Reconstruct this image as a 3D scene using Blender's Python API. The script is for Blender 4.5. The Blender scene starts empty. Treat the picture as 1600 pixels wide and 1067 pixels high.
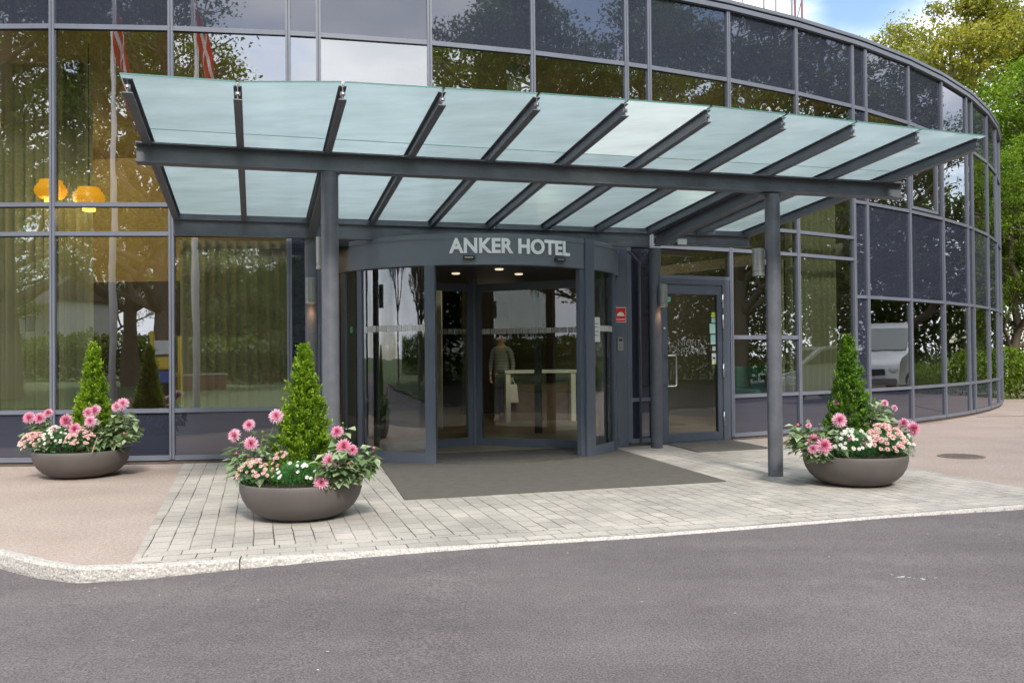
import bpy, math, random
import numpy as np
from mathutils import Vector, Matrix
R = math.radians
rnd = random.Random(7)
rng = np.random.default_rng(11)
sc = bpy.context.scene
COL = sc.collection
# ------------------------------------------------------------------ camera
F_PX, PITCH_PX, ROLL = 1353.88, 17.03, 0.0094
EYE = 1.3
cam = bpy.data.cameras.new('camera'); camo = bpy.data.objects.new('camera', cam); COL.objects.link(camo)
cam.sensor_width = 36; cam.lens = F_PX / 1600 * 36; cam.shift_y = 5.2 / 1600
cam.clip_start = 0.05; cam.clip_end = 3000
pt = math.atan2(PITCH_PX, F_PX)
X_ = Vector((1, 0, 0)); F_ = Vector((0, math.cos(pt), math.sin(pt))); U_ = Vector((0, -math.sin(pt), math.cos(pt)))
r_ = X_ * math.cos(ROLL) - U_ * math.sin(ROLL); u_ = U_ * math.cos(ROLL) + X_ * math.sin(ROLL)
camo.matrix_world = Matrix(((r_.x, u_.x, -F_.x, 0), (r_.y, u_.y, -F_.y, 0), (r_.z, u_.z, -F_.z, EYE), (0, 0, 0, 1)))
sc.camera = camo
# ------------------------------------------------------------------ light
SUN_EL, SUN_AZ = R(41), R(165)          # azimuth from +y, clockwise: behind the camera, to its right
w = bpy.data.worlds.new('World'); sc.world = w; w.use_nodes = True
nt = w.node_tree; nt.nodes.clear()
def N(t, tree=None, **k):
    n = (tree or nt).nodes.new(t)
    for a, b in k.items(): setattr(n, a, b)
    return n
out = N('ShaderNodeOutputWorld'); bg = N('ShaderNodeBackground'); bg.inputs[1].default_value = 0.125
sky = N('ShaderNodeTexSky'); sky.sky_type = 'NISHITA'; sky.sun_disc = False
sky.sun_elevation = SUN_EL; sky.sun_rotation = SUN_AZ; sky.air_density = 1.0; sky.dust_density = 0.6
tc = N('ShaderNodeTexCoord'); mp = N('ShaderNodeMapping'); mp.inputs['Scale'].default_value = (1, 1, 2.4); mp.inputs['Location'].default_value = (0.35, 0.1, 0.2)
nz = N('ShaderNodeTexNoise'); nz.inputs['Scale'].default_value = 2.3; nz.inputs['Detail'].default_value = 7; nz.inputs['Roughness'].default_value = .55
rp = N('ShaderNodeValToRGB'); rp.color_ramp.elements[0].position = .37; rp.color_ramp.elements[1].position = .52
nz2 = N('ShaderNodeTexNoise'); nz2.inputs['Scale'].default_value = 5; nz2.inputs['Detail'].default_value = 5
cr = N('ShaderNodeValToRGB'); cr.color_ramp.elements[0].position = .3; cr.color_ramp.elements[0].color = (6.8, 7.2, 7.9, 1); cr.color_ramp.elements[1].position = .7; cr.color_ramp.elements[1].color = (10.5, 10.6, 10.8, 1)
mx = N('ShaderNodeMix', data_type='RGBA')
L = nt.links.new
L(tc.outputs['Generated'], mp.inputs[0]); L(mp.outputs[0], nz.inputs['Vector']); L(mp.outputs[0], nz2.inputs['Vector'])
L(nz.outputs['Fac'], rp.inputs[0]); L(nz2.outputs['Fac'], cr.inputs[0])
dd = N('ShaderNodeVectorMath', operation='DISTANCE'); dd.inputs[1].default_value = (.340, .855, .391); nn_ = N('ShaderNodeVectorMath', operation='NORMALIZE'); L(tc.outputs['Generated'], nn_.inputs[0]); L(nn_.outputs[0], dd.inputs[0])
da_ = N('ShaderNodeMath', operation='MULTIPLY_ADD'); da_.inputs[1].default_value = .16; L(nz2.outputs['Fac'], da_.inputs[0]); L(dd.outputs['Value'], da_.inputs[2])
pm = N('ShaderNodeMapRange'); pm.interpolation_type = 'SMOOTHSTEP'; pm.inputs['From Min'].default_value = .13; pm.inputs['From Max'].default_value = .20; L(da_.outputs[0], pm.inputs[0])
cm = N('ShaderNodeMath', operation='MULTIPLY'); L(rp.outputs[0], cm.inputs[0]); L(pm.outputs[0], cm.inputs[1]); L(cm.outputs[0], mx.inputs['Factor']); L(sky.outputs[0], mx.inputs['A']); L(cr.outputs[0], mx.inputs['B'])
L(mx.outputs['Result'], bg.inputs[0]); L(bg.outputs[0], out.inputs[0])
sl = bpy.data.lights.new('sun', 'SUN'); sl.energy = 1.9; sl.angle = R(10); sl.color = (1, .94, .84)
so = bpy.data.objects.new('sun', sl); COL.objects.link(so)
sd = Vector((math.sin(SUN_AZ) * math.cos(SUN_EL), math.cos(SUN_AZ) * math.cos(SUN_EL), math.sin(SUN_EL)))
so.rotation_euler = (-sd).to_track_quat('-Z', 'Y').to_euler(); so.location = (0, -5, 30)
sc.view_settings.view_transform = 'Standard'; sc.view_settings.look = 'None'
sc.view_settings.exposure = 1.02; sc.view_settings.gamma = 1
sc.render.engine = 'CYCLES'
cy = sc.cycles
cy.use_denoising = True; cy.max_bounces = 10; cy.transparent_max_bounces = 24; cy.diffuse_bounces = 4; cy.glossy_bounces = 5
cy.caustics_reflective = False; cy.caustics_refractive = True; cy.sample_clamp_indirect = 6
# ------------------------------------------------------------------ materials
MATS = {}
def mat(name, col, rough=.6, metal=0., var=0., scale=8., bump=0., bscale=60., col2=None, spec=.5, emis=None, estr=0., trans=0., coat=0.):
    if name in MATS: return MATS[name]
    m = bpy.data.materials.new(name); m.use_nodes = True; t = m.node_tree; b = t.nodes['Principled BSDF']
    b.inputs['Roughness'].default_value = rough; b.inputs['Metallic'].default_value = metal
    b.inputs['Specular IOR Level'].default_value = spec; b.inputs['Coat Weight'].default_value = coat
    c = (*col, 1)
    b.inputs['Base Color'].default_value = c
    co = N('ShaderNodeTexCoord', t)
    if var or col2:
        n = N('ShaderNodeTexNoise', t); n.inputs['Scale'].default_value = scale; n.inputs['Detail'].default_value = 6; n.inputs['Roughness'].default_value = .62
        r = N('ShaderNodeValToRGB', t); r.color_ramp.elements[0].position = .32; r.color_ramp.elements[1].position = .68
        a = col if col2 is None else col2
        r.color_ramp.elements[0].color = (*[x * (1 - var) for x in a], 1); r.color_ramp.elements[1].color = (*[min(1, x * (1 + var)) for x in col], 1)
        t.links.new(co.outputs['Object'], n.inputs['Vector']); t.links.new(n.outputs['Fac'], r.inputs[0]); t.links.new(r.outputs[0], b.inputs['Base Color'])
        rr = N('ShaderNodeMapRange', t); rr.inputs['To Min'].default_value = max(0, rough - .08); rr.inputs['To Max'].default_value = min(1, rough + .1)
        t.links.new(n.outputs['Fac'], rr.inputs[0]); t.links.new(rr.outputs[0], b.inputs['Roughness'])
    if bump:
        n = N('ShaderNodeTexNoise', t); n.inputs['Scale'].default_value = bscale; n.inputs['Detail'].default_value = 4
        bm = N('ShaderNodeBump', t); bm.inputs['Strength'].default_value = bump; bm.inputs['Distance'].default_value = .02
        t.links.new(co.outputs['Object'], n.inputs['Vector']); t.links.new(n.outputs['Fac'], bm.inputs['Height']); t.links.new(bm.outputs[0], b.inputs['Normal'])
    if emis:
        b.inputs['Emission Color'].default_value = (*emis, 1); b.inputs['Emission Strength'].default_value = estr
    if trans:
        o = t.nodes['Material Output']; tr = N('ShaderNodeBsdfTranslucent', t); tr.inputs[0].default_value = c
        ms = N('ShaderNodeMixShader', t); ms.inputs[0].default_value = trans
        t.links.new(b.outputs[0], ms.inputs[1]); t.links.new(tr.outputs[0], ms.inputs[2]); t.links.new(ms.outputs[0], o.inputs[0])
    MATS[name] = m; return m
def leaf_mat(name, cols, rough=.5, trans=.35, spec=.35):
    """leaf colour runs with the per-leaf attribute 'tone'"""
    m = bpy.data.materials.new(name); m.use_nodes = True; t = m.node_tree; b = t.nodes['Principled BSDF']; o = t.nodes['Material Output']
    a = N('ShaderNodeAttribute', t); a.attribute_name = 'tone'
    r = N('ShaderNodeValToRGB', t); e = r.color_ramp.elements
    e[0].position = 0; e[0].color = (*cols[0], 1); e[1].position = 1; e[1].color = (*cols[-1], 1)
    for i, c in enumerate(cols[1:-1]): k = e.new((i + 1) / (len(cols) - 1)); k.color = (*c, 1)
    b.inputs['Roughness'].default_value = rough; b.inputs['Specular IOR Level'].default_value = spec
    tr = N('ShaderNodeBsdfTranslucent', t); ms = N('ShaderNodeMixShader', t); ms.inputs[0].default_value = trans
    t.links.new(a.outputs['Fac'], r.inputs[0]); t.links.new(r.outputs[0], b.inputs['Base Color']); t.links.new(r.outputs[0], tr.inputs[0])
    t.links.new(b.outputs[0], ms.inputs[1]); t.links.new(tr.outputs[0], ms.inputs[2]); t.links.new(ms.outputs[0], o.inputs[0])
    return m
def glass_mat(name, tint, refl, bump=.0, gcol=(.95, .97, 1), wav=1.3, rough=0.):
    """coated facade glass: a see-through tinted layer under a mirror layer"""
    m = bpy.data.materials.new(name); m.use_nodes = True; t = m.node_tree; t.nodes.clear()
    o = N('ShaderNodeOutputMaterial', t); tr = N('ShaderNodeBsdfTransparent', t); gl = N('ShaderNodeBsdfGlossy', t)
    tr.inputs[0].default_value = (*tint, 1); gl.inputs[0].default_value = (*gcol, 1); gl.inputs['Roughness'].default_value = rough
    fr = N('ShaderNodeFresnel', t); ge = N('ShaderNodeNewGeometry', t); io = N('ShaderNodeMath', t, operation='MULTIPLY_ADD'); io.inputs[1].default_value = -.8333; io.inputs[2].default_value = 1.5; t.links.new(ge.outputs['Backfacing'], io.inputs[0]); t.links.new(io.outputs[0], fr.inputs[0])
    mr = N('ShaderNodeMapRange', t); mr.inputs['To Min'].default_value = refl; mr.inputs['To Max'].default_value = 1
    ms = N('ShaderNodeMixShader', t)
    if bump:
        co = N('ShaderNodeTexCoord', t); n = N('ShaderNodeTexNoise', t); n.inputs['Scale'].default_value = wav; n.inputs['Detail'].default_value = 1.5
        bm = N('ShaderNodeBump', t); bm.inputs['Strength'].default_value = 1; bm.inputs['Distance'].default_value = bump
        t.links.new(co.outputs['Object'], n.inputs['Vector']); t.links.new(n.outputs['Fac'], bm.inputs['Height']); t.links.new(bm.outputs[0], gl.inputs['Normal'])
    t.links.new(fr.outputs[0], mr.inputs[0]); t.links.new(mr.outputs[0], ms.inputs[0]); t.links.new(tr.outputs[0], ms.inputs[1]); t.links.new(gl.outputs[0], ms.inputs[2]); t.links.new(ms.outputs[0], o.inputs[0])
    MATS[name] = m; return m
def spandrel_mat():
    m = bpy.data.materials.new('spandrel'); m.use_nodes = True; t = m.node_tree; t.nodes.clear()
    o = N('ShaderNodeOutputMaterial', t); df = N('ShaderNodeBsdfDiffuse', t); gl = N('ShaderNodeBsdfGlossy', t)
    df.inputs[0].default_value = (.032, .036, .056, 1); gl.inputs['Roughness'].default_value = .012; gl.inputs[0].default_value = (.93, .94, 1, 1)
    fr = N('ShaderNodeFresnel', t); fr.inputs[0].default_value = 1.5
    mr = N('ShaderNodeMapRange', t); mr.inputs['To Min'].default_value = .12; mr.inputs['To Max'].default_value = .85
    mr.inputs['From Min'].default_value = .04
    ms = N('ShaderNodeMixShader', t); co = N('ShaderNodeTexCoord', t); n = N('ShaderNodeTexNoise', t); n.inputs['Scale'].default_value = 1.6
    bm = N('ShaderNodeBump', t); bm.inputs['Strength'].default_value = 1; bm.inputs['Distance'].default_value = .0010
    t.links.new(co.outputs['Object'], n.inputs['Vector']); t.links.new(n.outputs['Fac'], bm.inputs['Height']); t.links.new(bm.outputs[0], gl.inputs['Normal'])
    t.links.new(fr.outputs[0], mr.inputs[0]); t.links.new(mr.outputs[0], ms.inputs[0]); t.links.new(df.outputs[0], ms.inputs[1]); t.links.new(gl.outputs[0], ms.inputs[2]); t.links.new(ms.outputs[0], o.inputs[0])
    return m
def frost_mat(name, col, gl_w=.1, clear=0):
    m = bpy.data.materials.new(name); m.use_nodes = True; t = m.node_tree; t.nodes.clear()
    o = N('ShaderNodeOutputMaterial', t); tr = N('ShaderNodeBsdfTranslucent', t); df = N('ShaderNodeBsdfDiffuse', t); gl = N('ShaderNodeBsdfGlossy', t); gl.inputs['Roughness'].default_value = .03
    co = N('ShaderNodeTexCoord', t); mp_ = N('ShaderNodeMapping', t); mp_.inputs['Scale'].default_value = (1.2, 3.5, 1.2)
    n = N('ShaderNodeTexNoise', t); n.inputs['Scale'].default_value = 1.3; n.inputs['Detail'].default_value = 7; n.inputs['Roughness'].default_value = .6
    r = N('ShaderNodeValToRGB', t); r.color_ramp.elements[0].position = .3; r.color_ramp.elements[1].position = .7
    r.color_ramp.elements[0].color = (*[c * .84 for c in col], 1); r.color_ramp.elements[1].color = (*[min(1, c * 1.06) for c in col], 1)
    a = N('ShaderNodeMixShader', t); a.inputs[0].default_value = .14; b = N('ShaderNodeMixShader', t); rf = N('ShaderNodeBsdfRefraction', t); rf.inputs['IOR'].default_value = 1.06; rf.inputs['Roughness'].default_value = .6; mf = N('ShaderNodeMixShader', t); mf.inputs[0].default_value = .42
    fr = N('ShaderNodeFresnel', t); ge = N('ShaderNodeNewGeometry', t); io = N('ShaderNodeMath', t, operation='MULTIPLY_ADD'); io.inputs[1].default_value = -.8333; io.inputs[2].default_value = 1.5; t.links.new(ge.outputs['Backfacing'], io.inputs[0]); t.links.new(io.outputs[0], fr.inputs[0]); mr = N('ShaderNodeMapRange', t); mr.inputs['To Min'].default_value = gl_w * .3; mr.inputs['To Max'].default_value = .9
    K = t.links.new
    oi = N('ShaderNodeObjectInfo', t); ra = N('ShaderNodeMath', t, operation='MULTIPLY_ADD'); ra.inputs[1].default_value = .22; K(oi.outputs['Random'], ra.inputs[0]); K(n.outputs['Fac'], ra.inputs[2]); rs = N('ShaderNodeMath', t, operation='SUBTRACT'); rs.inputs[1].default_value = .10; K(ra.outputs[0], rs.inputs[0])
    K(co.outputs['Object'], mp_.inputs[0]); K(mp_.outputs[0], n.inputs['Vector']); K(rs.outputs[0], r.inputs[0]); K(r.outputs[0], tr.inputs[0]); K(r.outputs[0], df.inputs[0])
    K(r.outputs[0], rf.inputs[0]); K(tr.outputs[0], mf.inputs[1]); K(rf.outputs[0], mf.inputs[2]); K(mf.outputs[0], a.inputs[1]); K(df.outputs[0], a.inputs[2]); K(fr.outputs[0], mr.inputs[0]); K(mr.outputs[0], b.inputs[0]); K(a.outputs[0], b.inputs[1]); K(gl.outputs[0], b.inputs[2]); K(b.outputs[0], o.inputs[0])
    if clear:
        tp = N('ShaderNodeBsdfTransparent', t); tp.inputs[0].default_value = (*col, 1); mc = N('ShaderNodeMixShader', t); mc.inputs[0].default_value = clear; K(b.outputs[0], mc.inputs[1]); K(tp.outputs[0], mc.inputs[2]); K(mc.outputs[0], o.inputs[0])
    return m
FRAME = mat('frame paint', (.15, .163, .205), .38, var=.06, scale=3, spec=.5)
FRAME2 = mat('door frame paint', (.095, .11, .145), .36, var=.07, scale=3)
STEEL = mat('steel paint', (.116, .121, .142), .42, var=.18, scale=5, bump=.05, bscale=90)
HEADER = mat('header paint', (.145, .165, .195), .4, var=.05, scale=2)
GLASS = glass_mat('facade glass', (.66, .68, .60), .29, .0014)
GLASS_T = glass_mat('door glass', (.70, .72, .68), .07, .0012, wav=2)
CURVED = glass_mat('curved glass', (.55, .57, .53), .13, .0012, wav=3)
CLEAR = bpy.data.materials.new('glass inner face'); CLEAR.use_nodes = True; _t = CLEAR.node_tree; _t.nodes.clear(); _o = N('ShaderNodeOutputMaterial', _t); _b = N('ShaderNodeBsdfTransparent', _t); _b.inputs[0].default_value = (.96, .98, .96, 1); _t.links.new(_b.outputs[0], _o.inputs[0])
SPAN = spandrel_mat()
FROST = frost_mat('frosted canopy glass', (.47, .585, .62))
FROST2 = frost_mat('clean frosted glass', (.74, .82, .82))
EDGE = mat('glass edge', (.10, .24, .22), .2)
DARK = mat('dark rubber', (.02, .021, .025), .6)
CHROME = mat('brushed steel', (.62, .61, .58), .28, metal=1)
WHITE = mat('white letter', (.95, .96, .96), .5)
# ------------------------------------------------------------------ mesh helpers
class MB:
    def __init__(s): s.v = []; s.f = []; s.m = []
    def add(s, vs, fs, mi=0):
        o = len(s.v); s.v += [tuple(v) for v in vs]; s.f += [tuple(o + i for i in f) for f in fs]; s.m += [mi] * len(fs); return s
    def obox(s, o, a, b, c, mi=0):
        o, a, b, c = map(Vector, (o, a, b, c))
        vs = [o, o + a, o + a + b, o + b, o + c, o + a + c, o + a + b + c, o + b + c]
        fs = [(0, 3, 2, 1), (4, 5, 6, 7), (0, 1, 5, 4), (1, 2, 6, 5), (2, 3, 7, 6), (3, 0, 4, 7)]
        if a.cross(b).dot(c) < 0: fs = [f[::-1] for f in fs]
        return s.add(vs, fs, mi)
    def box(s, x0, x1, y0, y1, z0, z1, mi=0): return s.obox((x0, y0, z0), (x1 - x0, 0, 0), (0, y1 - y0, 0), (0, 0, z1 - z0), mi)
    def prism(s, prof, p0, p1, side, up, mi=0):
        p0, p1, side, up = map(Vector, (p0, p1, side, up)); n = len(prof)
        vs = [p0 + side * a + up * b for a, b in prof] + [p1 + side * a + up * b for a, b in prof]
        fs = [(i, (i + 1) % n, n + (i + 1) % n, n + i) for i in range(n)]
        # caps split in convex quads for I profile handled by ngon
        fs += [tuple(range(n))[::-1], tuple(range(n, 2 * n))]
        return s.add(vs, fs, mi)
    def tube(s, pts, rad, n=8, mi=0, cap=True):
        pts = [Vector(p) for p in pts]; rs = rad if isinstance(rad, (list, tuple)) else [rad] * len(pts); o = len(s.v); pr = None
        for i, p in enumerate(pts):
            d = (pts[min(i + 1, len(pts) - 1)] - pts[max(i - 1, 0)])
            d = d.normalized() if d.length > 1e-9 else Vector((0, 0, 1))
            if pr is None: pr = d.orthogonal().normalized()
            a = (pr - d * pr.dot(d)); a = a.normalized() if a.length > 1e-6 else d.orthogonal().normalized(); pr = a; b = d.cross(a)
            for k in range(n):
                t = 2 * math.pi * k / n; s.v.append(tuple(p + (a * math.cos(t) + b * math.sin(t)) * rs[i]))
        for i in range(len(pts) - 1):
            for k in range(n):
                s.f.append((o + i * n + k, o + i * n + (k + 1) % n, o + (i + 1) * n + (k + 1) % n, o + (i + 1) * n + k)); s.m.append(mi)
        if cap:
            s.f.append(tuple(o + k for k in range(n))[::-1]); s.m.append(mi); e = o + (len(pts) - 1) * n
            s.f.append(tuple(e + k for k in range(n))); s.m.append(mi)
        return s
    def lathe(s, prof, c=(0, 0, 0), n=48, mi=0, sx=1, sy=1):
        o = len(s.v)
        for r, z in prof:
            for k in range(n):
                t = 2 * math.pi * k / n; s.v.append((c[0] + r * math.cos(t) * sx, c[1] + r * math.sin(t) * sy, c[2] + z))
        for i in range(len(prof) - 1):
            for k in range(n): s.f.append((o + i * n + k, o + i * n + (k + 1) % n, o + (i + 1) * n + (k + 1) % n, o + (i + 1) * n + k)); s.m.append(mi)
        return s
    def build(s, name, mats, parent=None, smooth=False, bevel=0):
        me = bpy.data.meshes.new(name); me.from_pydata(s.v, [], s.f)
        for q in (mats if isinstance(mats, (list, tuple)) else [mats]): me.materials.append(q)
        me.polygons.foreach_set('material_index', s.m)
        if smooth: me.polygons.foreach_set('use_smooth', [True] * len(s.f))
        me.update()
        o = bpy.data.objects.new(name, me); COL.objects.link(o)
        if parent is not None: o.parent = parent
        if bevel:
            b = o.modifiers.new('bevel', 'BEVEL'); b.width = bevel; b.segments = 2; b.limit_method = 'ANGLE'
        if smooth == 2:
            e = o.modifiers.new('split', 'EDGE_SPLIT'); e.split_angle = R(35)
        return o
def tag(o, label=None, cat=None, group=None, kind=None):
    if label: o['label'] = label
    if cat: o['category'] = cat
    if group: o['group'] = group
    if kind: o['kind'] = kind
    return o
def empty(name, label, cat, loc=(0, 0, 0), rz=0, group=None):
    o = bpy.data.objects.new(name, None); o.empty_display_size = .1; COL.objects.link(o); o.location = loc; o.rotation_euler = (0, 0, rz)
    return tag(o, label, cat, group)
def copy_tree(o, parent=None):
    c = o.copy(); COL.objects.link(c); c.parent = parent
    for ch in [x for x in COL.objects if x.parent == o]: copy_tree(ch, c)
    return c
def fast_mesh(name, verts, faces, material, tone=None, smooth=False, mi=None):
    """verts (n,3) float array, faces (m,k) int array of equal length"""
    me = bpy.data.meshes.new(name); nv, (nf, k) = len(verts), faces.shape
    me.vertices.add(nv); me.vertices.foreach_set('co', verts.astype(np.float32).ravel())
    me.loops.add(nf * k); me.loops.foreach_set('vertex_index', faces.astype(np.int32).ravel())
    me.polygons.add(nf); me.polygons.foreach_set('loop_start', np.arange(0, nf * k, k, dtype=np.int32))
    me.polygons.foreach_set('loop_total', np.full(nf, k, dtype=np.int32))
    for q in (material if isinstance(material, (list, tuple)) else [material]): me.materials.append(q)
    if mi is not None: me.polygons.foreach_set('material_index', mi.astype(np.int32))
    me.update(calc_edges=True)
    if smooth: me.polygons.foreach_set('use_smooth', np.ones(nf, dtype=bool))
    if tone is not None:
        a = me.attributes.new('tone', 'FLOAT', 'POINT'); a.data.foreach_set('value', tone.astype(np.float32))
    return me
def link(me, name, parent=None):
    o = bpy.data.objects.new(name, me); COL.objects.link(o); o.parent = parent; return o
def norm(a): return a / np.maximum(np.linalg.norm(a, axis=-1, keepdims=True), 1e-9)
def leaves(cen, dirs, length, width, fold=.25, tone=None, seed=0, up=None, droop=0.):
    """pointed folded leaves: 2 quads each about a midrib. returns verts, faces, tone"""
    g = np.random.default_rng(seed); n = len(cen); d = norm(dirs)
    upv = np.tile([0, 0, 1.], (n, 1)) if up is None else up
    s = np.cross(d, upv + g.normal(0, .35, (n, 3))); s = norm(s); nn = np.cross(s, d)
    L_ = (length * np.ones(n))[:, None]; W = (width * np.ones(n))[:, None]
    b = cen; m1 = cen + d * L_ * .45 - np.array([0, 0, 1.]) * L_ * droop * .25; t = cen + d * L_ - np.array([0, 0, 1.]) * L_ * droop
    l = m1 + s * W * .5 + nn * W * fold; r = m1 - s * W * .5 + nn * W * fold
    v = np.stack([b, l, t, r, m1], 1).reshape(-1, 3); k = np.arange(n)[:, None] * 5
    f = np.concatenate([k + np.array([[0, 4, 2, 1]]), k + np.array([[0, 3, 2, 4]])], 0)
    tt = np.repeat(g.random(n) if tone is None else tone, 5)
    return v, f, tt
def cat_leaf(parts):
    V, Fc, T = [], [], []; o = 0
    for v, f, t in parts: V.append(v); Fc.append(f + o); T.append(t); o += len(v)
    return np.concatenate(V), np.concatenate(Fc), np.concatenate(T)
def kind_struct(o): o['kind'] = 'structure'; return o
# ------------------------------------------------------------------ ground
def sheet(name, poly, z, m, thick=0):
    b = MB(); n = len(poly); b.add([(x, y, z) for x, y in poly], [tuple(range(n))]); return kind_struct(b.build(name, m))
def tex_mat(name, build):
    m = bpy.data.materials.new(name); m.use_nodes = True; t = m.node_tree; build(t, t.nodes['Principled BSDF'], t.links.new); return m
def asphalt(t, b, K):
    co = N('ShaderNodeTexCoord', t); b.inputs['Roughness'].default_value = .85
    n1 = N('ShaderNodeTexNoise', t); n1.inputs['Scale'].default_value = 95; n1.inputs['Detail'].default_value = 3; n1.inputs['Roughness'].default_value = .8
    n2 = N('ShaderNodeTexNoise', t); n2.inputs['Scale'].default_value = .7; n2.inputs['Detail'].default_value = 5
    n3 = N('ShaderNodeTexNoise', t); n3.inputs['Scale'].default_value = 6; n3.inputs['Detail'].default_value = 4
    vo = N('ShaderNodeTexVoronoi', t); vo.inputs['Scale'].default_value = 85
    r = N('ShaderNodeValToRGB', t); r.color_ramp.elements[0].position = .36; r.color_ramp.elements[1].position = .72
    r.color_ramp.elements[0].color = (.055, .048, .051, 1); r.color_ramp.elements[1].color = (.255, .232, .234, 1)
    m1 = N('ShaderNodeMix', t, data_type='RGBA', blend_type='MULTIPLY'); m1.inputs['Factor'].default_value = .65
    r2 = N('ShaderNodeValToRGB', t); r2.color_ramp.elements[0].position = .35; r2.color_ramp.elements[1].position = .65; r2.color_ramp.elements[0].color = (.60, .585, .60, 1); r2.color_ramp.elements[1].color = (1.08, 1.06, 1.06, 1)
    r3 = N('ShaderNodeValToRGB', t); r3.color_ramp.elements[0].position = .0; r3.color_ramp.elements[1].position = .06; r3.color_ramp.elements[0].color = (.5, .48, .46, 1); r3.color_ramp.elements[1].color = (0, 0, 0, 1)
    ad = N('ShaderNodeMath', t, operation='ADD'); mu = N('ShaderNodeMath', t, operation='MULTIPLY'); mu.inputs[1].default_value = .5
    K(co.outputs['Object'], n1.inputs['Vector']); K(co.outputs['Object'], n2.inputs['Vector']); K(co.outputs['Object'], n3.inputs['Vector']); K(co.outputs['Object'], vo.inputs['Vector'])
    K(n1.outputs['Fac'], r.inputs[0]); K(n2.outputs['Fac'], ad.inputs[0]); K(n3.outputs['Fac'], mu.inputs[0])
    am = N('ShaderNodeMath', t, operation='MULTIPLY_ADD'); am.inputs[1].default_value = .35; K(n3.outputs['Fac'], am.inputs[0])
    a2 = N('ShaderNodeMath', t, operation='MULTIPLY'); a2.inputs[1].default_value = .65; K(n2.outputs['Fac'], a2.inputs[0]); K(a2.outputs[0], am.inputs[2]); K(am.outputs[0], r2.inputs[0])
    K(r.outputs[0], m1.inputs['A']); K(r2.outputs[0], m1.inputs['B'])
    m2 = N('ShaderNodeMix', t, data_type='RGBA', blend_type='ADD'); m2.inputs['Factor'].default_value = .5
    K(m1.outputs['Result'], m2.inputs['A']); K(vo.outputs['Distance'], r3.inputs[0]); K(r3.outputs[0], m2.inputs['B'])
    mpw = N('ShaderNodeMapping', t); mpw.inputs['Rotation'].default_value = (0, 0, R(-14)); mpw.inputs['Scale'].default_value = (.12, 1.1, 1); nw_ = N('ShaderNodeTexNoise', t); nw_.inputs['Scale'].default_value = 1.6; nw_.inputs['Detail'].default_value = 4
    rw = N('ShaderNodeValToRGB', t); rw.color_ramp.elements[0].position = .36; rw.color_ramp.elements[1].position = .62; rw.color_ramp.elements[0].color = (.87, .85, .86, 1); rw.color_ramp.elements[1].color = (1.06, 1.05, 1.03, 1)
    m3 = N('ShaderNodeMix', t, data_type='RGBA', blend_type='MULTIPLY'); m3.inputs['Factor'].default_value = 1
    K(co.outputs['Object'], mpw.inputs[0]); K(mpw.outputs[0], nw_.inputs['Vector']); K(nw_.outputs['Fac'], rw.inputs[0]); K(m2.outputs['Result'], m3.inputs['A']); K(rw.outputs[0], m3.inputs['B']); K(m3.outputs['Result'], b.inputs['Base Color'])
    bm = N('ShaderNodeBump', t); bm.inputs['Strength'].default_value = .6; bm.inputs['Distance'].default_value = .006; K(n1.outputs['Fac'], bm.inputs['Height']); K(bm.outputs[0], b.inputs['Normal'])
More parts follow.
